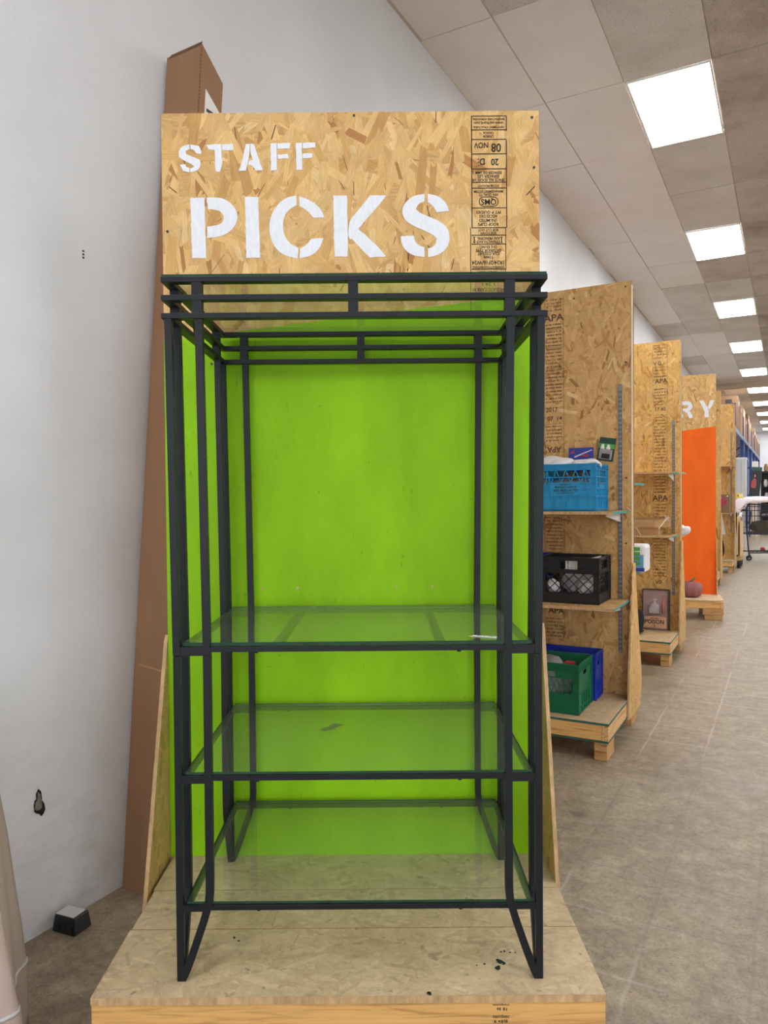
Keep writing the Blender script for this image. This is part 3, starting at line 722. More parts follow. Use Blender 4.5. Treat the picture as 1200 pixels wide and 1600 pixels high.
# shelves
for k, (z0, z1) in enumerate(((1.118, 1.139), (.802, .821), (.484, .499))):
    m = MB(); a, b = z0-DZ, z1-DZ; xi = HW-PW; hh = .013
    for yy in (YF+.002, YR-.002-.016):
        m.box(-xi, xi, yy, yy+.016, b-hh, b)
    for xx in (-xi, xi-.016): m.box(xx, xx+.016, YF+.018, YR-.018, b-hh, b)
    if k == 0:
        for x in (-.205, .21): m.box(x-.012, x+.012, YF+.018, YR-.018, b-hh-.001, b-.002)
    m.build('shelf_frame', cm, et, bevel=.0008)
    for sx in (-1, 1):                       # deeper bracket between corner post and inset post
        for yy in (YF+.0015, YR-.0185):
            MB().box(min(sx*xi, sx*(HW-.075)), max(sx*xi, sx*(HW-.075)), yy, yy+.017, a-.0005, b+.0004).build('shelf_bracket', cm, et)
    m = MB()
    for x in (-.25, .25, -.405, .405):
        for yy in (YF+.010, YR-.010): m.tube([(x, yy, b-hh-.004), (x, yy, b-hh+.001)], .005, 8)
    m.build('bolt', cm, et)
    m = MB()
    for x in (-.28, .28): m.tube([(x, YF+.012, b), (x, YF+.012, b+.002)], .007, 10)
    m.build('glass_pad', 'black_plastic', et)
    gp_ = pane('glass_shelf', -xi+.008, xi-.008, YF+.006, YR-.006, z1+.002, z1+(.0105 if k == 0 else .008))
    if k == 1:
        m = MB(); q = [(-.055, -.012), (-.03, -.016), (-.008, -.006), (.012, .012), (.03, .022), (.012, .024), (-.006, .03), (-.018, .022), (-.03, .008), (-.048, -.002)]
        p = on_z(524, 1138, z1+.0082)
        m.prism([(p.x+u*.8-EC.x, p.y+v*1.6-EC.y) for u, v in q], z1+.0082-DZ, z1+.0087-DZ, 'xy'); m.build('flat_patch', 'shelf_patch', gp_)  # flat irregular grey-green patch lying on the glass
# price tag lying on the top glass shelf
zt = 1.1496
pa = on_z(733, 994, zt); pb = on_z(777, 997, zt); d = (pb-pa); an = math.atan2(d.y, d.x); ln = d.length
tg = thing('price_tag', 'small white paper tag with pale wooden tip on upper glass shelf', 'tag', (pa.x, pa.y, zt), an)
m = MB().prism([(.009, -.006), (ln, -.008), (ln-.004, .012), (.008, .010)], .001, .0018, 'xy'); m.build('paper_strip', 'paper_white', tg)
m = MB().prism([(0, 0), (.003, -.005), (.012, -.006), (.012, .009), (.003, .006)], .0, .001, 'xy'); m.build('wooden_tip', 'wood_tip', tg)
m = MB(); R = random.Random(2); put_faint(m, .014, ln-.008, .002, .007, R, lambda u, v, h: (u, v, .0021)); m.build('fine_print', 'print_dark', tg)

# ------------------------------------------------------------------ tall cardboard carton leaning on the wall
cb = thing('cardboard_carton', 'tall narrow brown cardboard carton leaning on the white wall', 'carton', ST(.44, .012), ROT)
# local: x away from wall, y along wall; leans along the wall towards the top
def lean(x, y, z): k = z/3.33; return (x+.0*k, y+.295*k, z)
Wc, Dc, Hc = .192, .13, 3.33
v = []
for (x, y, z) in ((0, 0, 0), (Wc, 0, 0), (Wc, Dc, 0), (0, Dc, 0), (0, 0, Hc), (Wc, 0, Hc+.0), (Wc, Dc, Hc-.1), (0, Dc, Hc-.1)): v.append(lean(x, y, z))
m = MB().add(v, [(0, 1, 5, 4), (1, 2, 6, 5), (2, 3, 7, 6), (3, 0, 4, 7), (0, 3, 2, 1), (4, 5, 6, 7)]); m.build('body', 'cardboard', cb)
m = MB()   # corrugated cut edge down the right corner
k = 0.0
while k < Hc-.02:
    a = lean(Wc-.006, -.0012, k); b = lean(Wc+.0008, -.0012, k); c_ = lean(Wc+.0008, -.0012, k+.008); d_ = lean(Wc-.006, -.0012, k+.008)
    m.add([a, b, c_, d_], [(0, 1, 2, 3)]); k += .0135
m.build('corrugated_edge', 'cardboard_dark', cb)
m = MB(); v = [lean(x, y, z) for x, y, z in ((.012, -.002, Hc-.008), (Wc, -.002, Hc-.002), (Wc, .001, Hc+.012), (.02, .001, Hc+.006))]
m.add(v, [(0, 1, 2, 3)]); m.build('top_flap', 'cardboard_dark', cb)
m = MB(); v = [lean(Wc+.001, y, z) for y, z in ((.03, 2.75), (Dc-.015, 2.75), (Dc-.015, 3.1), (.03, 3.16))]
m.add(v, [(0, 1, 2, 3)]); lb = m.build('shipping_label', 'paper_white', cb)
m = MB(); R = random.Random(8)
for q in range(9):
    z0 = 2.78+q*.036; m.add([lean(Wc+.0018, y, z) for y, z in ((.04, z0), (.04+R.uniform(.03, .065), z0), (.04+R.uniform(.03, .065), z0+.014), (.04, z0+.014))], [(0, 1, 2, 3)])
m.build('label_print', 'print_dark', lb)
m = MB(); v = [lean(x, -.0012, z) for x, z in ((.02, .855), (Wc, .835), (Wc, .842), (.02, .862))]; m.add(v, [(0, 1, 2, 3)]); m.build('crease', 'kraft', cb)

# ------------------------------------------------------------------ small black box on the floor
p0 = on_z(103, 1456, 0)
kb = thing('bait_box', 'small black plastic box with pale paper label on the floor by the wall', 'box', (p0.x+.012, p0.y+.022, 0), math.radians(-22))
a, b, h = .052, .040, .058
def frus(m, a, b, h, k=.84, z0=0): return m.add([(-a, -b, z0), (a, -b, z0), (a, b, z0), (-a, b, z0), (-a*k, -b*k, z0+h), (a*k, -b*k, z0+h), (a*k, b*k, z0+h), (-a*k, b*k, z0+h)], [(3, 2, 1, 0), (4, 5, 6, 7), (0, 1, 5, 4), (1, 2, 6, 5), (2, 3, 7, 6), (3, 0, 4, 7)])
frus(MB(), a, b, h).build('body', 'black_plastic', kb, bevel=.004)
m = MB()
for x in (-.03, 0, .03): m.box(x-.008, x+.008, -b-.001, -b+.006, .008, .03)
m.build('rib', 'crate_black', kb)
MB().box(-a*.86, a*.70, -b*.72, b*.72, h, h+.0008).build('paper_label', 'paper_grey', kb)

# ------------------------------------------------------------------ draped cloth at the left edge
clo = thing('draped_cloth', 'beige draped cloth with soft folds at the left edge', 'cloth', (-1.25, 1.83, 0))
def rip(a, j): return 1+.07*math.sin(9*a+.4*j)+.035*math.sin(17*a+1.3*j*.3)
prof = [(.305, .002), (.30, .06), (.296, .12), (.292, .2), (.289, .235), (.28, .32), (.266, .45), (.25, .6), (.232, .75), (.21, .88), (.19, .95), (.12, .985), (.03, .99)]
MB().lathe(prof, 120, ripple=lambda a, j: rip(a, j)*(1 if j < 9 else .98)).build('fabric', 'beige_cloth', clo, smooth=True)
MB().lathe([(.2925, .214), (.2928, .222)], 120, ripple=lambda a, j: rip(a, 4)*1.004).build('hem_seam', 'paper_grey', clo, smooth=True)
# ------------------------------------------------------------------ gondola end panels along the wall
def standard(parent, x, z0, z1, y=-.008):
    """slotted steel wall standard"""
    m = MB().box(x-.013, x+.013, y, 0, z0, z1); o = m.build('slotted_standard', 'grey_steel', parent)
    m = MB(); z = z0+.02
    while z < z1-.04:
        for dx in (-.006, .006): m.box(x+dx-.002, x+dx+.002, y-.0006, y+.001, z, z+.019)
        z += .03
    m.build('slots', 'slot_dark', o); return o
def shelf(parent, x0, x1, dep, z, seed, teal='bright_teal_edge', y0=0, th=.016, std=None):
    m = MB().box(x0, x1, y0-dep, y0-.012, z-th, z, 0, 1)
    o = m.build('shelf_board', ['osb_core', 'osb_edge'], parent)
    MB().box(x1, x1+.0015, y0-dep+.002, y0-.014, z-th+.001, z-.001).build('sealed_edge', teal, o)
    strands('strands', o, x0, x1, y0-dep, y0-.012, lambda u, v, h: (u, v, z+h), PAL_P, seed, 'osb_strands', .9, 0, 35)
    if std is not None:
        MB().prism([(y0-.008, z-th), (y0-dep*.85, z-th), (y0-dep*.85, z-th-.014), (y0-.008, z-th-.06)], std-.002, std+.002, 'yz').build('shelf_bracket_arm', 'paper_white', parent)
    return o
def endcap(label, S, T, W, D, ztop, zd, pal, seed, xs, blocks=True, rear=.30, za=1.07, thick=.105, sxs=.75, dens=1.0, wing=True, paint=None, rot=ROT, edge='teal_edge', mold=True):
    o = thing('gondola_end', label, 'display unit', ST(S, T), rot)
    # front and rear sheets on a stud core
    fs = MB().box(-W, 0, 0, .012, zd-.02, ztop, 0).build('front_sheet', ['osb_core', 'osb_edge'], o)
    MB().box(0, .0014, .001, .0115, zd, ztop).build('sealed_edge', edge, fs)
    rs = MB().box(-W, 0, thick-.012, thick, zd-.02, ztop-.03, 0).build('rear_sheet', ['osb_core', 'osb_edge'], o)
    MB().box(0, .0014, thick-.0115, thick-.001, zd, ztop-.03).build('sealed_edge', edge, rs)
    MB().box(-.040, -.001, .0125, thick-.0125, zd, ztop-.012).build('edge_stud', 'pine_z', o)
    MB().box(-W, -.042, .0125, thick-.0125, ztop-.05, ztop-.012).build('top_stud', 'pine_x', o)
    strands('strands', fs, max(-W, xs), 0, zd, ztop, lambda u, v, h: (u, -h, v), pal, seed, density=dens, size=sxs*1.25)
    # deck with beams, bottom sheet and feet
    dk = MB().box(-W, 0, -D, -.001, zd-.014, zd, 0, 1).build('deck_panel', ['osb_deck_plain', 'osb_edge'], o)
    m = MB(); m.box(-W, .0005, -D-.0014, -D, zd-.013, zd-.001); m.box(0, .0014, -D, -.001, zd-.013, zd-.001); m.build('sealed_edge', edge, dk)
    strands('strands', dk, max(-W, xs), 0, -D, -.001, lambda u, v, h: (u, v, zd+h), pal, seed+1, 'osb_deck' if mold else 'osb_strands', 1.0, 0, 40)
    b0 = zd-.014-.088
    MB().box(-W, -.039, -D+.001, -D+.038, b0, zd-.0145).build('front_beam', 'pine_x', o, bevel=.003)
    MB().box(-.038, -.001, -D+.001, rear+.05, b0, zd-.0145).build('side_beam', 'pine_y', o, bevel=.003)
    bs = MB().box(-W, -.002, -D+.006, 0, b0-.0125, b0-.0005, 0, 1).build('bottom_sheet', ['osb_core', edge], o)
    if blocks:
        hb = (b0-.013)/2
        for x in (-.085, -.6, -W+.01):
            for k, y in ((0, -D+.012), (1, -D+.008)):
                MB().box(x+k*.002, x+.075, y, y+.19, k*hb+.0005, (k+1)*hb-.0005).build('foot_block', 'old_pine', o, bevel=.004)
        for x in (-.085, -W+.01): MB().box(x, x+.075, .06, .25, 0, b0-.013).build('foot_block', 'old_pine', o, bevel=.004)
    MB().box(-W, 0, thick+.001, rear+.08, zd-.014, zd, 0, 1).build('rear_deck', ['osb_deck_plain', 'osb_edge'], o)
    if wing:
        c = thick/2; prof = [(-.15, .10), (rear-.06, .10), (rear, .24), (rear-.02, .36), (c+.045, za-.12), (c+.03, za), (c-.05, za), (-.02, za-.12), (-.135, .34)]
        wg = MB().prism(prof, .002, .014, 'yz', 0, 1).build('side_wing', ['osb_core', 'osb_edge'], o)
        for b in range(10):
            z0 = .10+(za-.10)*b/10; z1 = .10+(za-.10)*(b+1)/10; f = (b+.5)/10
            strands('strands', wg, -.14+(.09)*f, rear-.03-(rear-c-.05)*f, z0, z1, lambda u, v, h: (.014+h, u, v), PAL_LIT_Y, seed+3+b, 'osb_wing' if b < 3 else 'osb_strands', 1.0)  # wing strands coloured brighter for the side facing the lights
    return o
e1 = endcap('strand-board shelf unit holding the plastic crates, nearest on the right', 3.355, 1.383, 1.22, .68, 2.875, .22, PAL_P, 101, -1.22)
e2 = endcap('strand-board shelf unit behind the crates with the boxed bottle picture', 5.969, 1.363, 1.22, .68, 2.985, .22, PAL_LIT_Y, 151, -1.22)
R = random.Random(77)
def fp(u, v, h): return (u, -h, v)
# unit 1: print column, standard, shelves
m = MB(); ul, ur = .822-1.383, .953-1.383
put_rect(m, ul, ul+.002, .6, 2.84, fp); put_rect(m, ur, ur+.002, .6, 2.84, fp)
for z in (2.78, 2.62, 2.5, 2.36, 2.30, 2.25, 2.10, 1.99, 1.90, 1.80, 1.1, .95): put_rect(m, ul, ur, z, z+.0018, fp)
put_text(m, 'APA', .062, (ul+ur)/2, 2.698, fp, sx=1.15); put_text(m, '2017', .044, ul+.05, 2.085, fp, sx=.9); put_text(m, '07', .04, ul+.04, 2.026, fp); put_text(m, '14', .036, ur-.03, 2.026, fp)
put_text(m, 'APA', .05, (ul+ur)/2, 1.822, fp, rot=math.pi); put_text(m, 'APA', .058, (ul+ur)/2+.01, .735, fp)
z = 2.82
while z > .55:
    if not any(abs(z-q) < .04 for q in (2.698, 2.085, 2.026, 1.822, .735)) and not (.86 < z < 1.08): put_faint(m, ul+.01, ur-.01, z, .011, R, fp)
    z -= .0235
m.build('printed_stamp', 'grey_ink', e1)
standard(e1, 1.318-1.383, .49, 2.222); standard(e1, -.62, .49, 2.222); standard(e1, -1.15, .49, 2.222)
shelf(e1, -1.2, -.012, .50, 1.412, 301, std=-.065); shelf(e1, -1.2, -.008, .50, .842, 302, std=-.065)
m = MB()
for x, z in ((-.03, 2.84), (-.03, 2.36), (-.36, 2.81), (-.028, 1.62), (-.03, 1.2)): m.tube([(x, -.003, z), (x, .002, z)], .006, 8)
m.build('screw', 'screw_metal', e1)
# rear shelves seen past its edge
for z, x1 in ((1.59, .0), (.99, -.004)):
    rsf = MB().box(-1.2, x1, .118, .50, z-.016, z, 0, 1).build('rear_shelf_board', ['osb_deck_plain', 'osb_edge'], e1)
    MB().box(x1, x1+.0015, .12, .498, z-.015, z-.001).build('sealed_edge', 'bright_teal_edge', rsf)
    MB().prism([(.113, z-.017), (.42, z-.017), (.42, z-.03), (.113, z-.07)], -.07, -.066, 'yz').build('shelf_bracket_arm', 'paper_white', e1)
# unit 2
m = MB(); ul, ur = 1.115-1.363, 1.247-1.363
put_rect(m, ul, ul+.002, .62, 2.96, fp); put_rect(m, ur, ur+.002, .62, 2.96, fp)
for z in (2.93, 2.74, 2.62, 2.45, 2.36, 2.28, 2.05, 1.45, 1.25, .98): put_rect(m, ul, ur, z, z+.002, fp)
put_text(m, 'V G -', .05, (ul+ur)/2-.01, 2.775, fp, sx=.9); put_text(m, 'APA', .06, (ul+ur)/2+.01, 2.605, fp); put_text(m, 'APA', .075, (ul+ur)/2, 1.48, fp); put_text(m, '17 80', .045, (ul+ur)/2, 2.335, fp); put_text(m, '1 80', .045, ur-.04, 1.235, fp)
put_text(m, 'V0', .05, ul+.05, .67, fp)
z = 2.95
while z > .66:
    if not any(abs(z-q) < .045 for q in (2.775, 2.605, 1.48, 2.335, 1.235, .67)): put_faint(m, ul+.01, ur-.01, z, .014, R, fp)
    z -= .030
m.build('printed_stamp', 'grey_ink', e2)
standard(e2, 1.303-1.363, .55, 2.23); standard(e2, -.65, .55, 2.23)
shelf(e2, -1.2, -.012, .42, 1.722, 311, std=-.06); shelf(e2, -1.2, -.015, .42, 1.138, 312, std=-.06)
for z in (1.735, 1.12):
    rsf = MB().box(-1.2, .0, .118, .45, z-.016, z, 0, 1).build('rear_shelf_board', ['osb_deck_plain', 'osb_edge'], e2)

# ------------------------------------------------------------------ crates
def crate(label, col, style, w, d, h, s, t, z, rot=ROT, dark=None):
    """t: right edge, s: front; local origin bottom centre"""
    c = ST(s, t, z) - NV*(w/2) + AV*(d/2)
    o = thing('plastic_crate', label, 'crate', c, rot)
    m = MB(); th = .004
    def side(Lh, X):                                 # X maps (u, off, v): off outward from the wall's inner face
        def B(u0, u1, v0, v1, o0=0, o1=th):
            vv = [X(u, q, v) for v in (v0, v1) for (u, q) in ((u0, o0), (u1, o0), (u1, o1), (u0, o1))]
            m.add(vv, [(0, 1, 2, 3), (7, 6, 5, 4), (0, 4, 5, 1), (1, 5, 6, 2), (2, 6, 7, 3), (3, 7, 4, 0)])
        def Dg(u0, v0, u1, v1, wd, o0=0, o1=th):
            du, dv = u1-u0, v1-v0; l = math.hypot(du, dv); nu, nv = -dv/l*wd/2, du/l*wd/2
            q = [(u0-nu, v0-nv), (u1-nu, v1-nv), (u1+nu, v1+nv), (u0+nu, v0+nv)]
            vv = [X(u, o0, v) for u, v in q]+[X(u, o1, v) for u, v in q]
            m.add(vv, [(0, 1, 2, 3), (7, 6, 5, 4), (0, 4, 5, 1), (1, 5, 6, 2), (2, 6, 7, 3), (3, 7, 4, 0)])
        a = Lh; rb = .0115
        B(-a, -a+.035, 0, h); B(a-.035, a, 0, h); B(-a, a, h-.006, h, 0, rb)
        i0, i1 = -a+.035, a-.035
        if style == 'lattice':
            B(i0, i1, h*.87, h-.006); B(i0, i1, 0, h*.60)
            for q in (.045, .31, .48, .60, .72, .87): B(-a, a, h*q-.0025, h*q+.0025, th, rb)
            B(i0, i1, h*.70, h*.715); B(i0, i1, h*.79, h*.80) if abs(a-w/2) > .01 else None
            n = 5
            for k in range(n):
                u0 = i0+(i1-i0)*k/n; u1 = i0+(i1-i0)*(k+1)/n
                Dg(u0, h*.60, (u0+u1)/2, h*.87, .005); Dg((u0+u1)/2, h*.87, u1, h*.60, .005)
                Dg(u0, h*.88, u1, h*.96, .003, th, rb); Dg(u0, h*.96, u1, h*.88, .003, th, rb)
            for k in range(4):
                u0 = i0+(i1-i0)*k/4; u1 = i0+(i1-i0)*(k+1)/4; um = (u0+u1)/2
                Dg(u0, h*.05, um, h*.47 if k in (1, 2) else h*.86, .004, th, rb); Dg(um, h*.47 if k in (1, 2) else h*.86, u1, h*.05, .004, th, rb)
        elif style == 'milk':
            hh0, hh1 = h*.74, h*.92; hw = min(.055, a*.35)
            B(i0, -hw, h*.66, h-.006); B(hw, i1, h*.66, h-.006); B(-hw, hw, h*.66, hh0); B(-hw, hw, hh1, h-.006)
            for q in (.66, .73, .80, .87, .94):
                B(-a, -hw, h*q-.002, h*q+.002, th, rb); B(hw, a, h*q-.002, h*q+.002, th, rb)
            B(-a, a, h*.66-.003, h*.66+.003, th, rb); B(-hw-.004, -hw, hh0, hh1, th, rb); B(hw, hw+.004, hh0, hh1, th, rb)
            B(i0, i1, 0, h*.22)
            for q in (.02, .22): B(-a, a, h*q-.003, h*q+.003, th, rb)
            B(-a, -a+.035, h*.44-.002, h*.44+.002, th, rb); B(a-.035, a, h*.44-.002, h*.44+.002, th, rb)
            n = 5; st = (i1-i0)/n; z0, z1 = h*.22, h*.66
            for k in range(-3, n+1):
                for sg in (1, -1):
                    ua = i0+k*st if sg > 0 else i1-k*st; ub = ua+sg*(z1-z0)*1.0
                    lo, hi = i0, i1; va, vb = z0, z1
                    def cl(ua, va, ub, vb):
                        if ua > ub: ua, va, ub, vb = ub, vb, ua, va
                        if ub < lo or ua > hi: return None
                        if ua < lo: va = va+(vb-va)*(lo-ua)/(ub-ua); ua = lo
                        if ub > hi: vb = va+(vb-va)*(hi-ua)/(ub-ua); ub = hi
                        return (ua, va, ub, vb) if ub-ua > .004 else None
                    q = cl(ua, va, ub, vb)
                    if q: Dg(*q, .005)
        else:                                        # ribbed, with handle and lattice opening
            hh0, hh1 = h*.72, h*.84; hw = min(.04, a*.28)
            B(i0, -hw, h*.70, h-.006); B(hw, i1, h*.70, h-.006); B(-hw, hw, h*.70, hh0); B(-hw, hw, hh1, h-.006)
            for q in (.84, .88, .92, .96): B(-a, a, h*q-.0018, h*q+.0018, th, rb)
            for q in (.72, .76, .80, .66, .62): B(-a, -a+.04, h*q-.0018, h*q+.0018, th, rb); B(a-.04, a, h*q-.0018, h*q+.0018, th, rb)
            B(i0, i1, 0, h*.40)
            for q in (.02, .14, .40): B(-a, a, h*q-.0025, h*q+.0025, th, rb)
            n = 5
            for k in range(1, n): u = i0+(i1-i0)*k/n; B(u-.002, u+.002, 0, h*.40, th, rb)
            if a >= w/2-.01:
                st = (i1-i0)/9
                for k in range(9): u = i0+k*st; Dg(u, h*.70, u+st*1.0, h*.40, .004); Dg(u, h*.40, u+st, h*.70, .003)
                B(i0, i1, h*.54, h*.55)
            else: B(i0, i1, h*.40, h*.70)
        for q in (-a, a-.006): B(q, q+.006, 0, h, th, rb)
    side(w/2, lambda u, q, v: (u, -d/2+.008-q, v)); side(w/2, lambda u, q, v: (-u, d/2-.008+q, v))
    side(d/2, lambda u, q, v: (w/2-.008+q, u, v)); side(d/2, lambda u, q, v: (-w/2+.008-q, -u, v))
    m.box(-w/2+.004, w/2-.004, -d/2+.004, d/2-.004, 0, .006)
    m.build('moulded_body', col, o)
    return o
def lump(name, label, cat, c, sc, seed, mat, rough=.35, rotz=0, group=None, sub=3):
    """crumpled rounded shape"""
    import bmesh
    bm = bmesh.new(); bmesh.ops.create_icosphere(bm, subdivisions=sub, radius=1)
    R = random.Random(seed); ds_ = [(Vector((R.gauss(0, 1), R.gauss(0, 1), R.gauss(0, 1))).normalized(), R.uniform(2, 6), R.uniform(0, 6), R.uniform(.3, 1)) for _ in range(7)]
    for v in bm.verts:
        k = 1+rough*sum(a*math.sin(f*v.co.dot(d_)+p) for d_, f, p, a in ds_)/4
        q = v.co*k; q.x = math.copysign(abs(q.x)**.8, q.x); q.y = math.copysign(abs(q.y)**.8, q.y)
        v.co = Vector((q.x*sc[0], q.y*sc[1], max(q.z, -.8)*sc[2]))
    zmin = min(v.co.z for v in bm.verts)
    for v in bm.verts: v.co.z -= zmin
    me = bpy.data.meshes.new(name); bm.to_mesh(me); bm.free(); me.materials.append(MATS[mat])
    me.polygons.foreach_set('use_smooth', [sub > 2]*len(me.polygons))
    o = place(name, me, None, 0, c, rotz); return tag(o, label, cat, group)
# bright blue crate on the upper shelf
bc = crate('bright blue crate with black print on the upper shelf', 'crate_blue', 'lattice', .37, .33, .292, 3.0, 1.243, 1.4125)
m = MB(); fy = -.165-.0022
def fc(u, v, h): return (u, fy, v)
put_text(m, 'PROPERTY OF', .011, .0, .163, fc); put_text(m, 'BEATRICE FOODS', .021, 0, .146, fc, width=.135); put_text(m, '(ONTARIO) LIMITED', .021, 0, .128, fc, width=.15); put_text(m, 'UNAUTHORIZED USE PROHIBITED', .010, 0, .112, fc, width=.11)
m.build('printed_text', 'black_ink', bc)
MB().box(-.10, .10, -.166, -.163, .098, .172).build('text_panel', 'crate_blue', bc)
lump('plastic_bag', 'grey plastic bag bundle inside the bright blue crate', 'bag', ST(3.16, 1.06, 1.42), (.13, .10, .11), 4, 'bag_grey')
lump('folded_cloth', 'puffy white folded cloth on the left of the bright blue crate', 'cloth', ST(3.13, .965, 1.668), (.098, .11, .05), 6, 'bag_white', .55, sub=4)
lump('folded_cloth', 'flatter white folded cloth on the right of the bright blue crate', 'cloth', ST(3.15, 1.135, 1.675), (.085, .11, .036), 9, 'bag_white', .6, sub=4)
bk_ = thing('blue_packet', 'flat dark blue printed packet standing behind white cloths in the crate', 'packet', ST(3.285, 1.083, 1.665), ROT)
MB().box(-.08, .08, 0, .006, .0, .155).build('card', 'card_blue', bk_)
m = MB(); m.add([(-.07, -.001, .12), (-.045, -.001, .145), (-.04, -.001, .12)], [(0, 1, 2)]); m.box(.01, .05, -.001, 0, .096, .108); m.build('red_logo', 'red_bits', bk_)
m = MB(); m.add([(-.04, -.001, .09), (.07, -.001, .135), (.07, -.001, .142), (-.045, -.001, .1)], [(0, 1, 2, 3)]); m.build('pale_streak', 'pale_mauve', bk_)
# blister pack hanging on the panel
bl = thing('blister_pack', 'green and black carded blister pack hanging tilted on the panel', 'packet', ST(3.352, 1.232, 1.808), ROT)
bl.rotation_euler = (0, math.radians(9), ROT)
MB().box(-.052, .052, -.004, 0, -.075, .075).build('card', 'card_green', bl)
MB().box(-.05, .05, -.006, -.004, .005, .035).build('green_band', 'leaf_green', bl)
MB().box(-.042, .042, -.02, -.006, -.068, .0).build('blister', 'bag_grey', bl, bevel=.006)
MB().box(-.022, .03, -.022, -.006, -.06, -.03).build('dark_insert', 'black_plastic', bl)
m = MB()
for x in (-.025, .012): m.lathe([(.002, 0), (.013, .004), (.015, .012), (.009, .024), (.008, .034)], 12, (x, -.012, -.004))
m.build('bulb', 'paper_white', bl, smooth=True)
MB().tube([(0, -.03, .066), (0, .0, .066)], .003, 8).build('peg', 'grey_steel', bl)
# black crate on the lower shelf
crate('black crate with diamond lattice on the lower shelf', 'crate_black', 'milk', .365, .33, .285, 2.985, 1.262, .8425)
def inside(s, t, z, lab, sc, seed, mat='bag_grey'): return lump('wrapped_part', lab, 'packet', ST(s, t, z), sc, seed, mat, .5, group=None, sub=2)
for i, (s, t, z, lab, sc) in enumerate(((3.07, .96, .90, 'small wrapped part at the left inside the black crate', (.05, .05, .05)), (3.09, 1.06, .90, 'pale wrapped part low in the middle of the black crate', (.05, .05, .06)), (3.08, 1.16, .895, 'bright wrapped part at the right inside the black crate', (.05, .05, .055)), (3.22, 1.08, .86, 'large grey bag at the back of the black crate', (.14, .09, .10)))):
    inside(s, t, z, lab, sc, 31+i, 'bag_grey' if i % 2 else 'bag_white')
lb_ = thing('barcode_tag', 'white barcode label behind the handle hole of the black crate', 'tag', ST(3.02, 1.09, 1.035), ROT)
MB().box(-.04, .04, 0, .003, 0, .075).build('paper', 'paper_white', lb_)
m = MB(); R = random.Random(4)
for k in range(8): m.box(-.03, -.018, -.001, 0, .01+k*.007, .01+k*.007+R.uniform(.002, .005))
for k in range(5): m.box(-.01, .03, -.001, 0, .012+k*.011, .014+k*.011)
m.build('barcode', 'print_dark', lb_)
pp = thing('paper_sheet', 'white paper edge sticking up at the rear right of the black crate', 'paper', ST(3.24, 1.20, 1.0), ROT)
MB().prism([(-.09, 0), (.02, 0), (.02, .125), (-.09, .095)], 0, .003, 'xz').build('sheet', 'paper_white', pp)
# second blue crate end left of the black crate
crate('royal blue crate half hidden left of the black crate', 'crate_royal', 'ribbed', .34, .33, .285, 3.005, .888, .8425)
# green and royal blue crates on the deck
crate('dark green crate filled with bags on the deck', 'crate_green', 'ribbed', .36, .335, .295, 2.755, 1.196, .2215)
crate('royal blue crate behind the green crate on the deck', 'crate_royal', 'ribbed', .37, .20, .292, 3.115, 1.212, .2215)
crate('blackish green crate end in the left rear corner of the deck', 'crate_black', 'milk', .30, .19, .33, 3.13, .83, .2215)
lump('plastic_bag', 'clear grey bag heaped at the left of the green crate', 'bag', ST(2.92, .97, .235), (.09, .12, .155), 14, 'bag_grey', .45)
lump('plastic_bag', 'clear grey bag with red specks at the right of the green crate', 'bag', ST(2.93, 1.085, .235), (.065, .09, .14), 17, 'bag_grey', .45)
rb_ = tag(MB().box(-.03, .03, -.012, .012, 0, .02).build('red_packet', 'red_bits', None, loc=ST(2.93, 1.10, .478), rotz=ROT+.2, bevel=.004), 'small red packet on the bags in the green crate', 'packet')
# ------------------------------------------------------------------ things on unit 2 and the rear shelf of unit 1
pk = thing('paper_roll_pack', 'white and blue wrapped multipack sticking out past the panel edge', 'package', ST(3.68, 1.31, .991), ROT)
MB().box(-.14, .125, -.10, .10, 0, .185).build('wrap', 'bag_white', pk, bevel=.02)
MB().box(-.12, .112, -.1012, -.1, .02, .12).build('blue_print', 'sky_blue', pk)
MB().box(-.12, .118, -.1014, -.1, .008, .032).build('dark_blue_band', 'card_blue', pk)
m = MB()
for k in range(4): m.box(.05, .09, -.1022, -.1, .05+k*.032, .074+k*.032)
m.build('green_square', 'leaf_green', pk)
m = MB().prism([(-.12, .035), (.06, .035), (.04, .06), (-.05, .075), (-.12, .065)], -.1022, -.1013, 'xz'); m.build('dark_shape', 'poster_black', pk)
kx = thing('kraft_box', 'brown kraft lidded box tied with cream ribbon on the shelf', 'box', ST(5.74, 1.12, 1.1385), ROT)
KZ = 1.28
MB().box(-.13, .10, -.13, .13, 0, .058*KZ).build('base', 'kraft', kx, bevel=.002)
m = MB().add([(-.15, -.15, .058), (.07, -.15, .058), (.17, -.02, .058), (.17, .14, .058), (-.15, .14, .058), (-.15, -.15, .105), (.07, -.15, .105), (.17, -.02, .118), (.17, .14, .122), (-.15, .14, .122)],
             [(4, 3, 2, 1, 0), (5, 6, 7, 8, 9), (0, 1, 6, 5), (1, 2, 7, 6), (2, 3, 8, 7), (3, 4, 9, 8), (4, 0, 5, 9)]); m.v = [(a, b, c*KZ) for a, b, c in m.v]; m.build('lid', 'kraft', kx)
m = MB().bar((-.13, -.152, .10), (-.055, -.135, .0), .006, .002, (0, 1, 0)); m.bar((-.13, -.152, .056), (-.08, -.145, .056), .003, .002, (0, 1, 0)); m.bar((.10, -.125, .05), (.155, -.045, .12), .007, .002, (0, 1, 0)); m.v = [(a, b, c*KZ) for a, b, c in m.v]; m.build('ribbon', 'ribbon_cream', kx)
m = MB()
for dx, dz in ((.02, .02), (-.012, .022), (.03, .006), (-.006, -.012), (.016, -.014)): m.bar((.155, -.048, .122), (.155+dx, -.05, .122+dz), .008, .003, (0, 1, 0))
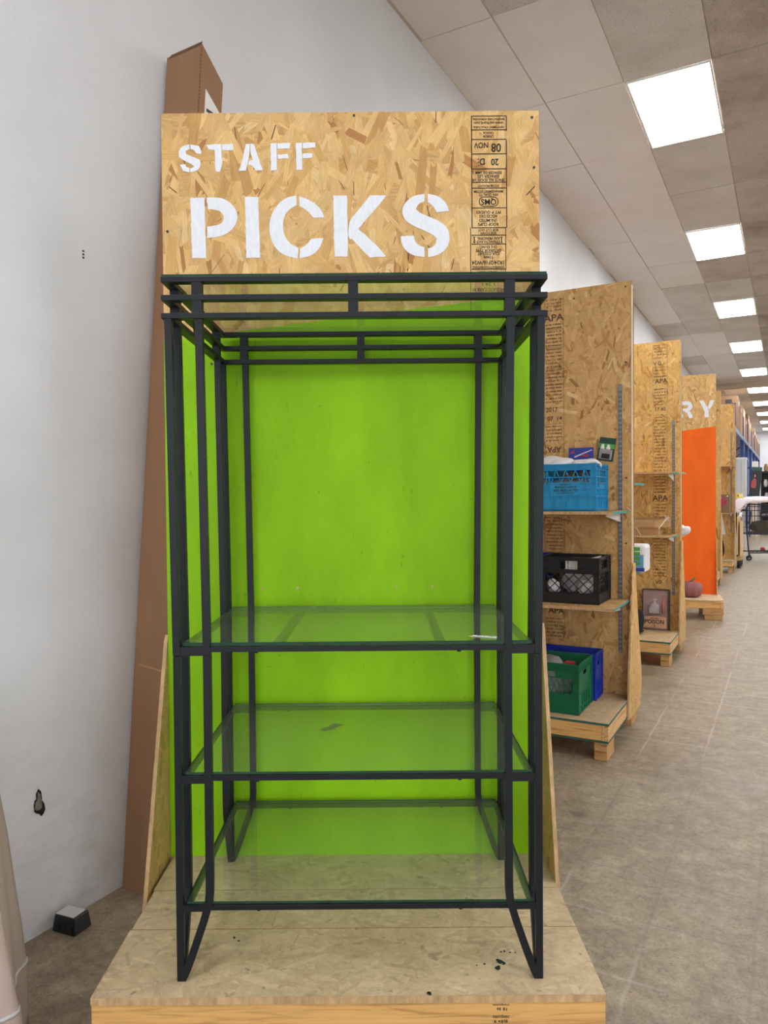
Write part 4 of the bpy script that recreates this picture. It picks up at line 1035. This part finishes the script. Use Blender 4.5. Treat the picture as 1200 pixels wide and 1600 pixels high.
m.v = [(a, b, c*KZ) for a, b, c in m.v]; m.build('bow', 'ribbon_cream', kx)
bx = thing('boxed_picture', 'clear-fronted shadow box with bottles and POISON label leaning on the board', 'shadow box', ST(5.93, 1.150, .2215), ROT)
bx.rotation_euler = (math.radians(-3), 0, ROT)
MB().box(-.115, .115, -.03, .0, 0, .375).build('backing', 'mauve_print', bx)
m = MB(); m.box(-.12, .12, -.05, 0, .375, .385); m.box(.115, .125, -.05, 0, 0, .375); m.box(-.125, -.115, -.05, 0, 0, .375); m.build('frame', 'print_dark', bx)
m = MB().lathe([(.043, 0), (.045, .06), (.04, .085), (.016, .1), (.013, .125), (.02, .13), (.02, .14)], 20, (-.015, -.030, .15)); m.build('pale_bottle', 'pale_mauve', bx, smooth=True)
m = MB().lathe([(.02, 0), (.022, .09), (.012, .12), (.010, .16)], 16, (.068, -.03, .16)); m.build('pink_bottle', 'pink_print', bx, smooth=True)
MB().box(-.055, .025, -.078, -.074, .16, .215).build('bottle_label', 'paper_grey', bx)
m = MB().prism([(-.11, .02), (.10, .02), (.108, .045), (.10, .12), (.0, .135), (-.11, .12), (-.118, .07)], -.082, -.078, 'xz'); m.build('name_plate', 'tan_label', bx)
m = MB(); fq = lambda u, v, h: (u, -.083, v)
put_text(m, 'THE NEW', .016, -.005, .108, fq); put_text(m, 'POISON', .055, -.005, .075, fq, width=.17); put_text(m, '†', .035, -.005, .036, fq); m.build('lettering', 'black_ink', bx)
MB().box(-.113, .113, -.0885, -.088, .003, .372).build('clear_front', 'film', bx)
m = MB()
for x in (-.113, .111): m.box(x, x+.002, -.088, -.05, .003, .372)
m.build('clear_side', 'film', bx)
ht = thing('witch_hat', 'black felt hat shape half hidden behind the panel base', 'hat', ST(5.60, .925, .2215), ROT)
MB().lathe([(.155, .0), (.165, .004), (.15, .02), (.17, .09), (.165, .15), (.13, .20), (.07, .24), (.01, .25)], 28, (0, 0, .02)).build('crown', 'black_felt', ht, smooth=True)
MB().lathe([(.12, 0), (.125, .01), (.12, .02)], 28, (0, 0, 0)).build('orange_trim', 'yellow_sign', ht, smooth=True)
tw = lump('rolled_towel', 'white rolled towel poking out past the orange board', 'towel', ST(6.30, 1.345, 1.1205), (.062, .09, .05), 23, 'towel_white', .5, rotz=ROT, sub=4)
# ------------------------------------------------------------------ unit 3, orange
p3 = on_z(1132, 939, .24)
R3 = -math.radians(20)
q3 = Vector((p3.x, p3.y, 0))
S3n = Vector((math.cos(R3), math.sin(R3), 0)); A3 = Vector((-math.sin(R3), math.cos(R3), 0))
DB3 = .62
edge3 = on_y(1119.5, 750, (q3+A3*DB3).y); off3 = (edge3-(q3+A3*DB3)).x/S3n.x
o3 = (q3 + A3*DB3) + S3n*off3
e3 = thing('gondola_end', 'orange painted display unit with white stencilled letters and pumpkin', 'display unit', (o3.x, o3.y, 0), R3)
yE = o3.y; zt3 = on_y(1120, 584, yE).z
def l3(x, y):                                        # pixel -> local coordinates on its front face
    d = ray(x, y); n3 = A3; t = (Vector((o3.x, o3.y, 0))-CP).dot(n3)/d.dot(n3); P = CP+d*t; return (P-o3).dot(S3n), P.z
W3 = 1.22
fs = MB().box(-W3, 0, 0, .012, .22, zt3, 0).build('front_sheet', ['osb_core', 'osb_edge'], e3)
MB().box(-.04, 0, .0125, .09, .22, zt3-.03).build('edge_stud', 'pine_z', e3)
strands('strands', fs, -W3, 0, 2.2, zt3, lambda u, v, h: (u, -h, v), PAL, 161)
a = l3(1066, 673); b = l3(1119, 666); sl3 = (b[1]-a[1])/(b[0]-a[0])
pts = [(-W3, .24), (0, .24), (0, b[1]), (-W3, b[1]-sl3*W3)]
MB().prism(pts, -.0015, -.0002, 'xz').build('orange_paint', 'orange_paint', fs)
def let3(polys):
    m = MB()
    for p in polys: m.prism([l3(x, y) for x, y in p], -.0026, -.0012, 'xz')
    m.build('letter', 'white_stencil_paint', fs)
cc = crop(980, 520, 8)
let3([cc([(690, 860), (760, 855), (800, 875), (818, 920), (800, 960), (775, 975), (800, 1005), (822, 1060), (775, 1068), (745, 1000), (700, 975), (690, 950), (745, 945), (765, 920), (748, 900), (690, 905)]), cc([(684, 1010), (696, 1015), (690, 1065), (684, 1062)])])
let3([cc([(900, 850), (950, 845), (985, 905), (1008, 935), (1022, 985), (1018, 1055), (968, 1058), (968, 990), (945, 935)]), cc([(1035, 845), (1090, 838), (1065, 910), (1028, 958), (1010, 930)])])
zd3 = .24
MB().prism([(-W3, -DB3), (-off3-.08, -DB3), (-off3-.02, -DB3+.03), (-off3, -DB3+.1), (-off3, -.001), (-W3, -.001)], zd3-.014, zd3, 'xy', 0, 1).build('deck_panel', ['osb_deck_plain', 'osb_edge'], e3)
MB().box(-W3, -off3-.045, -DB3+.012, -DB3+.05, zd3-.102, zd3-.0145).build('front_beam', 'pine_x', e3, bevel=.004)
MB().box(-off3-.044, -off3-.006, -DB3+.012, -.01, zd3-.102, zd3-.0145).build('side_beam', 'pine_y', e3, bevel=.004)
MB().box(-off3-.24, -off3-.008, -DB3+.014, -DB3+.12, .062, zd3-.103).build('foot_block', 'old_pine', e3, bevel=.006)
MB().box(-off3-.22, -off3-.02, -DB3+.016, -DB3+.12, 0, .061).build('foot_block', 'old_pine', e3, bevel=.006)
MB().box(-W3+.05, -W3+.2, -DB3+.016, -DB3+.12, 0, zd3-.103).build('foot_block', 'old_pine', e3, bevel=.006)
MB().box(-.2, -.02, -.1, .05, 0, zd3-.103).build('foot_block', 'old_pine', e3, bevel=.006)
MB().prism([(-.13, .14), (.18, .14), (.10, .9), (-.01, .9)], .002, .014, 'yz', 0, 1).build('side_wing', ['osb_core', 'osb_edge'], e3)
# pumpkin
pc = on_z(1083, 933.5, zd3+.001)
pu = thing('pumpkin', 'dusty mauve pumpkin with curled stem on the orange unit deck', 'pumpkin', (pc.x, pc.y+.06, zd3+.001))
prof = [(.02, .008), (.07, .0), (.105, .02), (.128, .06), (.134, .10), (.126, .145), (.10, .18), (.06, .195), (.025, .188), (.005, .182)]
MB().lathe(prof, 72, ripple=lambda a, j: 1-.055*abs(math.cos(5*a))**10*1.0+.012*math.sin(10*a)).build('flesh', 'pumpkin_skin', pu, smooth=True)
MB().tube([(0, 0, .18), (.008, 0, .205), (.028, 0, .228), (.055, 0, .238)], [.024, .016, .012, .011], 10).build('stem', 'stem_olive', pu, smooth=True)
# ------------------------------------------------------------------ plain edge-on unit, then unit 4
e3b = endcap('narrow strand-board unit seen edge-on beside the orange board', 12.0, 1.262, 1.0, .6, 3.26, .24, PAL_LIT_Y, 171, -.4, dens=.5, sxs=1.2, edge='osb_edge', za=1.2, thick=.08)
e4 = endcap('farthest strand-board shelf unit with the brown doormat', 14.746, 1.315, 1.0, .6, 3.335, .23, PAL_LIT_Y, 181, -.6, dens=.5, sxs=1.2, za=2.9, rear=.12)
standard(e4, -.062, .763, 2.77)
shelf(e4, -.9, -.02, .4, 2.09, 331, std=-.06); shelf(e4, -.9, -.02, .4, 1.16, 332, std=-.06)
dm = thing('doormat', 'brown doormat with red round motif standing on the far shelf', 'doormat', ST(14.55, 1.07, 1.161), ROT)
MB().box(-.20, .17, -.02, 0, 0, .36).build('coir', 'mat_brown', dm, bevel=.006)
m = MB(); m.prism([(-.02+.13*math.cos(k*.3142), .22+.11*math.sin(k*.3142)) for k in range(20)], -.024, -.02, 'xz'); m.build('red_motif', 'mat_red', dm)
m = MB(); m.box(-.06, -.02, -.026, -.023, .30, .33); m.box(-.005, .02, -.026, -.023, .285, .31); m.box(.12, .14, -.026, -.02, .32, .345); m.build('white_mark', 'paper_white', dm)
hc = tag(MB().prism([(-.16, -.4), (.05, -.4), (-.02, 0), (-.16, 0)], 0, .006, 'xz').build('paper_sheet', 'paper_grey', None, loc=ST(14.33, 1.13, 1.14), rotz=ROT), 'pale paper sheet hanging below the far shelf', 'paper')
db = lump('dark_basket', 'dark woven basket low on the farthest shelf unit', 'basket', ST(14.45, 1.0, .231), (.15, .14, .24), 55, 'black_felt', .2)
ys_ = thing('warning_sign', 'small yellow and white warning sign on the far unit edge', 'sign', ST(14.62, 1.375, 1.50), ROT)
MB().box(-.02, .095, 0, .004, -.05, .05).build('plate', 'paper_white', ys_)
m = MB(); m.box(-.02, .095, -.001, 0, .03, .05); m.box(-.02, .095, -.001, 0, -.05, -.022); m.box(-.02, .03, -.001, 0, -.022, .03); m.build('yellow_band', 'yellow_sign', ys_)
m = MB().prism([(-.01, -.015), (.022, -.015), (.006, .022)], -.003, -.001, 'xz'); m.build('black_triangle', 'print_dark', ys_)
# wooden panel cart beside it
pcx = thing('panel_cart', 'pale wooden panel cart on black casters beyond the far unit', 'cart', ST(15.75, 1.345, 0), ROT)
MB().prism([(-.45, .28), (.45, .22), (.45, 1.0), (.2, 1.08), (-.45, 1.05)], -.02, .0, 'yz', 0).build('panel', 'plywood', pcx)
MB().prism([(-.40, .25), (.5, .2), (.5, .95), (-.40, .98)], .03, .05, 'yz', 0).build('panel', 'plywood', pcx)
MB().box(-.04, .06, -.45, .5, .16, .20).build('base', 'old_pine', pcx)
for y in (-.4, .05, .45):
    MB().tube([(-.02, y, .08), (.04, y, .08)], .078, 14).build('caster', 'rubber', pcx)
MB().tube([(.01, 0, 1.05), (.03, .05, 1.12), (.01, .12, 1.07)], .03, 8).build('white_rag', 'towel_white', pcx)
# ------------------------------------------------------------------ blue pallet rack and cartons
rk = thing('pallet_rack', 'blue steel pallet rack along the wall at the far end', 'rack', ST(20.2, 1.08, 0), ROT)
U0 = -1.0                                             # the first bay is longer
NB = 6; BAY = 2.7
for k in range(NB+1):
    ky = k*BAY if k else U0
    for x in (-.045, -1.0): MB().box(x-.045, x+.045, ky-.04, ky+.04, 0, 3.85).build('upright', 'rack_blue', rk)
    m = MB()
    for z in (.5, 1.5, 2.5, 3.5): m.box(-.95, -.09, ky-.015, ky+.015, z, z+.04); m.bar((-.95, ky, z-.7), (-.09, ky, z), .03, .03)
    m.build('brace', 'rack_blue', rk)
for k in range(NB):
    for z in (3.14,):
        for x in (-.03, -1.0): MB().box(x-.025, x+.025, (k*BAY if k else U0)+.04, (k+1)*BAY-.04, z, z+.11).build('beam', 'beam_grey_blue' if z > 3 else 'rack_blue', rk)
    MB().box(-.97, -.06, k*BAY+.05, (k+1)*BAY-.05, 3.251, 3.262).build('wire_deck', 'grey_steel', rk)
cart_n = 0
hts = [.92, .86, .95, .78, .9, .72]
where = ['first bay, nearest', 'second bay', 'third bay', 'fourth bay', 'fifth bay', 'last bay']
for k in range(NB):
    for j, (y0, wd, hh) in enumerate(((.15, 1.1, hts[k]), (1.4, 1.1, hts[(k+2) % 6]*.9))):
        o = thing('storage_carton', 'brown carton on top of the blue rack, %s, %s' % (where[k], 'near half' if j == 0 else 'far half'), 'carton', ST(20.2+k*BAY+y0, 1.06, 3.263), ROT, 'cartons on the rack')
        MB().box(-.85, 0, 0, wd, 0, hh).build('body', 'cardboard' if (k+j) % 2 == 0 else 'kraft', o)
        MB().box(.0, .002, wd*.35, wd*.65, hh*.75, hh*.88).build('label', 'paper_white', o)
        MB().box(-.30, -.14, -.002, 0, hh*.78, hh*.9).build('print', 'print_dark', o)
# cabinets and bits by the rack
gcab = thing('tall_cabinet', 'tall pale grey cabinet standing in front of the blue rack', 'cabinet', ST(22.05, 1.18, 0), ROT)
MB().box(-.46, 0, 0, .7, .08, 2.56).build('body', 'cabinet_grey', gcab, bevel=.01); MB().box(-.45, -.01, .01, .69, 0, .08).build('plinth', 'cabinet_grey', gcab)
m = MB().box(-.13, -.124, -.004, 0, .1, 2.5); m.build('door_gap', 'slot_dark', gcab); MB().box(-.47, .01, -.01, .71, 2.561, 2.60).build('top_panel', 'cabinet_white', gcab)
wcab = thing('white_cabinet', 'white cabinet beyond the tall grey one', 'cabinet', ST(28.6, 1.262, 0), ROT)
MB().box(-.5, 0, 0, .8, .08, 2.75).build('body', 'cabinet_white', wcab, bevel=.01); MB().box(-.48, -.02, .02, .78, 0, .08).build('plinth', 'cabinet_white', wcab)
po = thing('poster_board', 'tilted black poster of a figure in a red top', 'poster', ST(25.3, 1.13, 1.42), ROT)
po.rotation_euler = (math.radians(-4), math.radians(5), ROT)
PX, PZ = .68, .80
def pz(q): return [(a*PX, b*PZ) for a, b in q]
MB().box(-.02*PX, .42*PX, 0, .03, 0, 1.28*PZ).build('board', 'poster_black', po); MB().box(-.02*PX, .42*PX, -.006, 0, 1.13*PZ, 1.28*PZ).build('header', 'poster_green', po)
MB().prism(pz([(.02, .42), (.22, .42), (.24, .62), (.20, .80), (.12, .82), (.05, .72), (.0, .66), (.01, .58)]), -.005, 0, 'xz').build('red_top', 'poster_red', po)
MB().prism(pz([(.14+.045*math.cos(k*.524), .93+.075*math.sin(k*.524)) for k in range(12)]), -.005, 0, 'xz').build('head', 'skin_tone', po)
MB().prism(pz([(.105, .82), (.09, 1.0), (.13, 1.04), (.19, 1.02), (.2, .9), (.21, .80), (.19, .80), (.185, .92), (.16, .99), (.12, .98), (.118, .84)]), -.006, -.004, 'xz').build('dark_hair', 'black_felt', po)
st_ = thing('poster_easel', 'pale wooden easel legs under the tilted poster', 'easel', ST(25.36, 1.13, 0), ROT)
for x, dx in ((.04, .0), (.24, .05)): MB().bar((x+dx, .02, 0), (x, .02, 1.40), .03, .03, (0, 1, 0)).build('leg', 'plywood', st_)
MB().bar((.0, .02, 1.39), (.3, .02, 1.39), .03, .03, (0, 1, 0)).build('ledge', 'plywood', st_)
MB().bar((.14, .45, 0), (.14, .05, 1.37), .03, .03, (1, 0, 0)).build('leg', 'plywood', st_)
bs_ = thing('black_shelf_case', 'black open shelf case with pale goods at the far end', 'shelf case', ST(30.0, 1.42, 0), ROT)
m = MB(); m.box(-.1, -.06, 0, .5, 0, 2.35); m.box(.20, .24, 0, .5, 0, 2.35); m.box(-.06, .20, .47, .5, 0, 2.35); m.box(-.1, .24, 0, .5, 2.35, 2.42); m.build('carcass', 'black_plastic', bs_)
for z in (.1, .8, 1.3, 1.8): MB().box(-.06, .20, .02, .47, z, z+.03).build('shelf_board', 'black_plastic', bs_)
for i, (x, z, mt, lab) in enumerate(((.02, 1.831, 'paper_white', 'white jug on the upper shelf of the black case'), (.30, 1.331, 'paper_grey', 'pale grey jar on the middle shelf of the black case'), (.1, 2.421, 'kraft', 'brown basket on top of the black case'))):
    o = thing('storage_jar', lab, 'jar', ST(30.2, 1.42, 0)+NV*(x*.12)+Vector((0, 0, z)), ROT)
    MB().lathe([(.05, 0), (.075, .05), (.08, .16), (.055, .24), (.05, .28)], 16, (.06, 0, 0)).build('body', mt, o, smooth=True)
# ------------------------------------------------------------------ shopping cart
ct = on_z(1169, 876, 0)
sc_ = thing('shopping_cart', 'dark wire shopping cart in the far aisle', 'shopping cart', (ct.x-.05, ct.y, 0), math.radians(-4))
LX = 1.0; WY = .56
def wires(name, par, fn, mat='cart_dark'): m = MB(); fn(m); return m.build(name, mat, par)
def fr(m):
    for y in (0, WY):
        m.tube([(.07, y, .12), (.05, y, .30), (.02, y, .62), (0, y, .95), (.0, y, 1.2), (.05, y, 1.285), (.12, y, 1.30), (LX, y, 1.27)], .016, 8)
        m.tube([(.07, y, .18), (LX, y, .18)], .014, 8)
    for x in (.02, LX): m.tube([(x, 0, .62 if x < .5 else .62), (x, WY, .62)], .014, 8)
wires('frame', sc_, fr)
def bsk(m):
    for y in (0, WY):
        for k in range(16): x = .06+k*(LX-.06)/15; m.tube([(x, y, .62), (x, y, 1.29)], .0045, 5)
        for z in (.75, .88, 1.02, 1.15, 1.24): m.tube([(.01, y, z), (LX, y, z)], .0055, 5)
    for k in range(8): y = k*WY/7; m.tube([(.02, y, .62), (LX, y, .62)], .005, 5); m.tube([(LX, y, .62), (LX, y, 1.27)], .005, 5); m.tube([(.02, y, .62), (.02, y, 1.27)], .005, 5)
wires('basket', sc_, bsk)
def low(m):
    for k in range(12): x = .1+k*.08; m.tube([(x, 0, .2), (x, WY, .2)], .007, 5)
    m.tube([(.08, 0, .23), (LX, 0, .23)], .012, 6)
wires('lower_rack', sc_, low)
MB().box(.0, LX, -.012, 0, .60, .68).build('bumper', 'cart_dark', sc_)
MB().tube([(.0, -.03, 1.16), (.0, WY+.03, 1.16)], .022, 10).build('handle', 'rubber', sc_)
MB().tube([(.11, -.012, 1.14), (.09, -.014, 1.0), (.075, -.014, .86)], .014, 8).build('strap', 'rubber', sc_)
for x in (.07, .95):
    for y in (.01, WY-.01):
        c_ = MB().tube([(x, y-.016, .062), (x, y+.016, .062)], .062, 16).build('wheel', 'rubber', sc_)
        MB().tube([(x, y-.018, .062), (x, y+.018, .062)], .03, 12).build('hub', 'grey_steel', c_)
        MB().prism([(x-.035, .06), (x+.02, .06), (x+.035, .14), (x-.02, .15)], y-.024, y-.02, 'xz').build('fork', 'cart_dark', sc_)
MB().box(.30, .78, -.02, -.013, 1.0, 1.12).build('name_board', 'black_plastic', sc_, bevel=.004)
m = MB(); R = random.Random(12); put_faint(m, .34, .74, 1.06, .05, R, lambda u, v, h: (u, -.0205, v)); m.build('board_marks', 'grey_steel', sc_)
# cloth thrown over the cart
cl = thing('draped_blanket', 'pale pink blanket heaped over the cart', 'blanket', (ct.x-.05, ct.y, 1.30), math.radians(-4))
m = MB(); nx_, ny_ = 24, 12; R = random.Random(9)
for j in range(ny_+1):
    for i in range(nx_+1):
        u = i/nx_; v_ = j/ny_; x = -.17+u*1.3; y = -.05+v_*(WY+.1)
        zz = .05+.12*math.sin(min(1, u*3.2)*math.pi/2)*(.7+.3*math.sin(v_*math.pi)) + .012*math.sin(13*u+5*v_)
        if u < .14: zz -= (.14-u)*1.6*1.0
        m.v.append((x, y, zz))
for j in range(ny_):
    for i in range(nx_): a = j*(nx_+1)+i; m.f.append((a, a+1, a+nx_+2, a+nx_+1)); m.mi.append(0); m.uv.append(None); m.col.append(None)
n_ = len(m.v); base = list(m.v)
for (x, y, z) in base: m.v.append((x, y, z-.03 if x < -.02 else max(-.002, z-.09)))
for j in range(ny_):
    for i in range(nx_): a = n_+j*(nx_+1)+i; m.f.append((a+nx_+1, a+nx_+2, a+1, a)); m.mi.append(0); m.uv.append(None); m.col.append(None)
edge_ = [i for i in range(nx_+1)]+[j*(nx_+1)+nx_ for j in range(1, ny_+1)]+[ny_*(nx_+1)+i for i in range(nx_-1, -1, -1)]+[j*(nx_+1) for j in range(ny_-1, 0, -1)]
for k in range(len(edge_)): a, b = edge_[k], edge_[(k+1) % len(edge_)]; m.f.append((a, a+n_, b+n_, b)); m.mi.append(0); m.uv.append(None); m.col.append(None)
m.build('fabric', 'pink_cloth', cl, smooth=True)
MB().bar((-.172, -.056, -.13), (-.02, -.056, .02), .01, .014, (0, 1, 0)).build('stripe', 'pink_stripe', cl)
MB().bar((-.14, -.058, -.135), (.0, -.058, -.02), .01, .012, (0, 1, 0)).build('stripe', 'pink_stripe', cl)
gs = tag(lump('olive_garment', 'olive brown garment bundled inside the cart', 'garment', (ct.x+.52, ct.y+.26, .63), (.32, .2, .16), 41, 'olive_cloth', .3), 'olive brown garment bundled inside the cart', 'garment')
rc = tag(lump('red_item', 'small dark red item under the cart', 'item', (ct.x+.44, ct.y+.2, .209), (.05, .05, .05), 43, 'red_bits', .15), 'small dark red item on the lower cart rack', 'item')
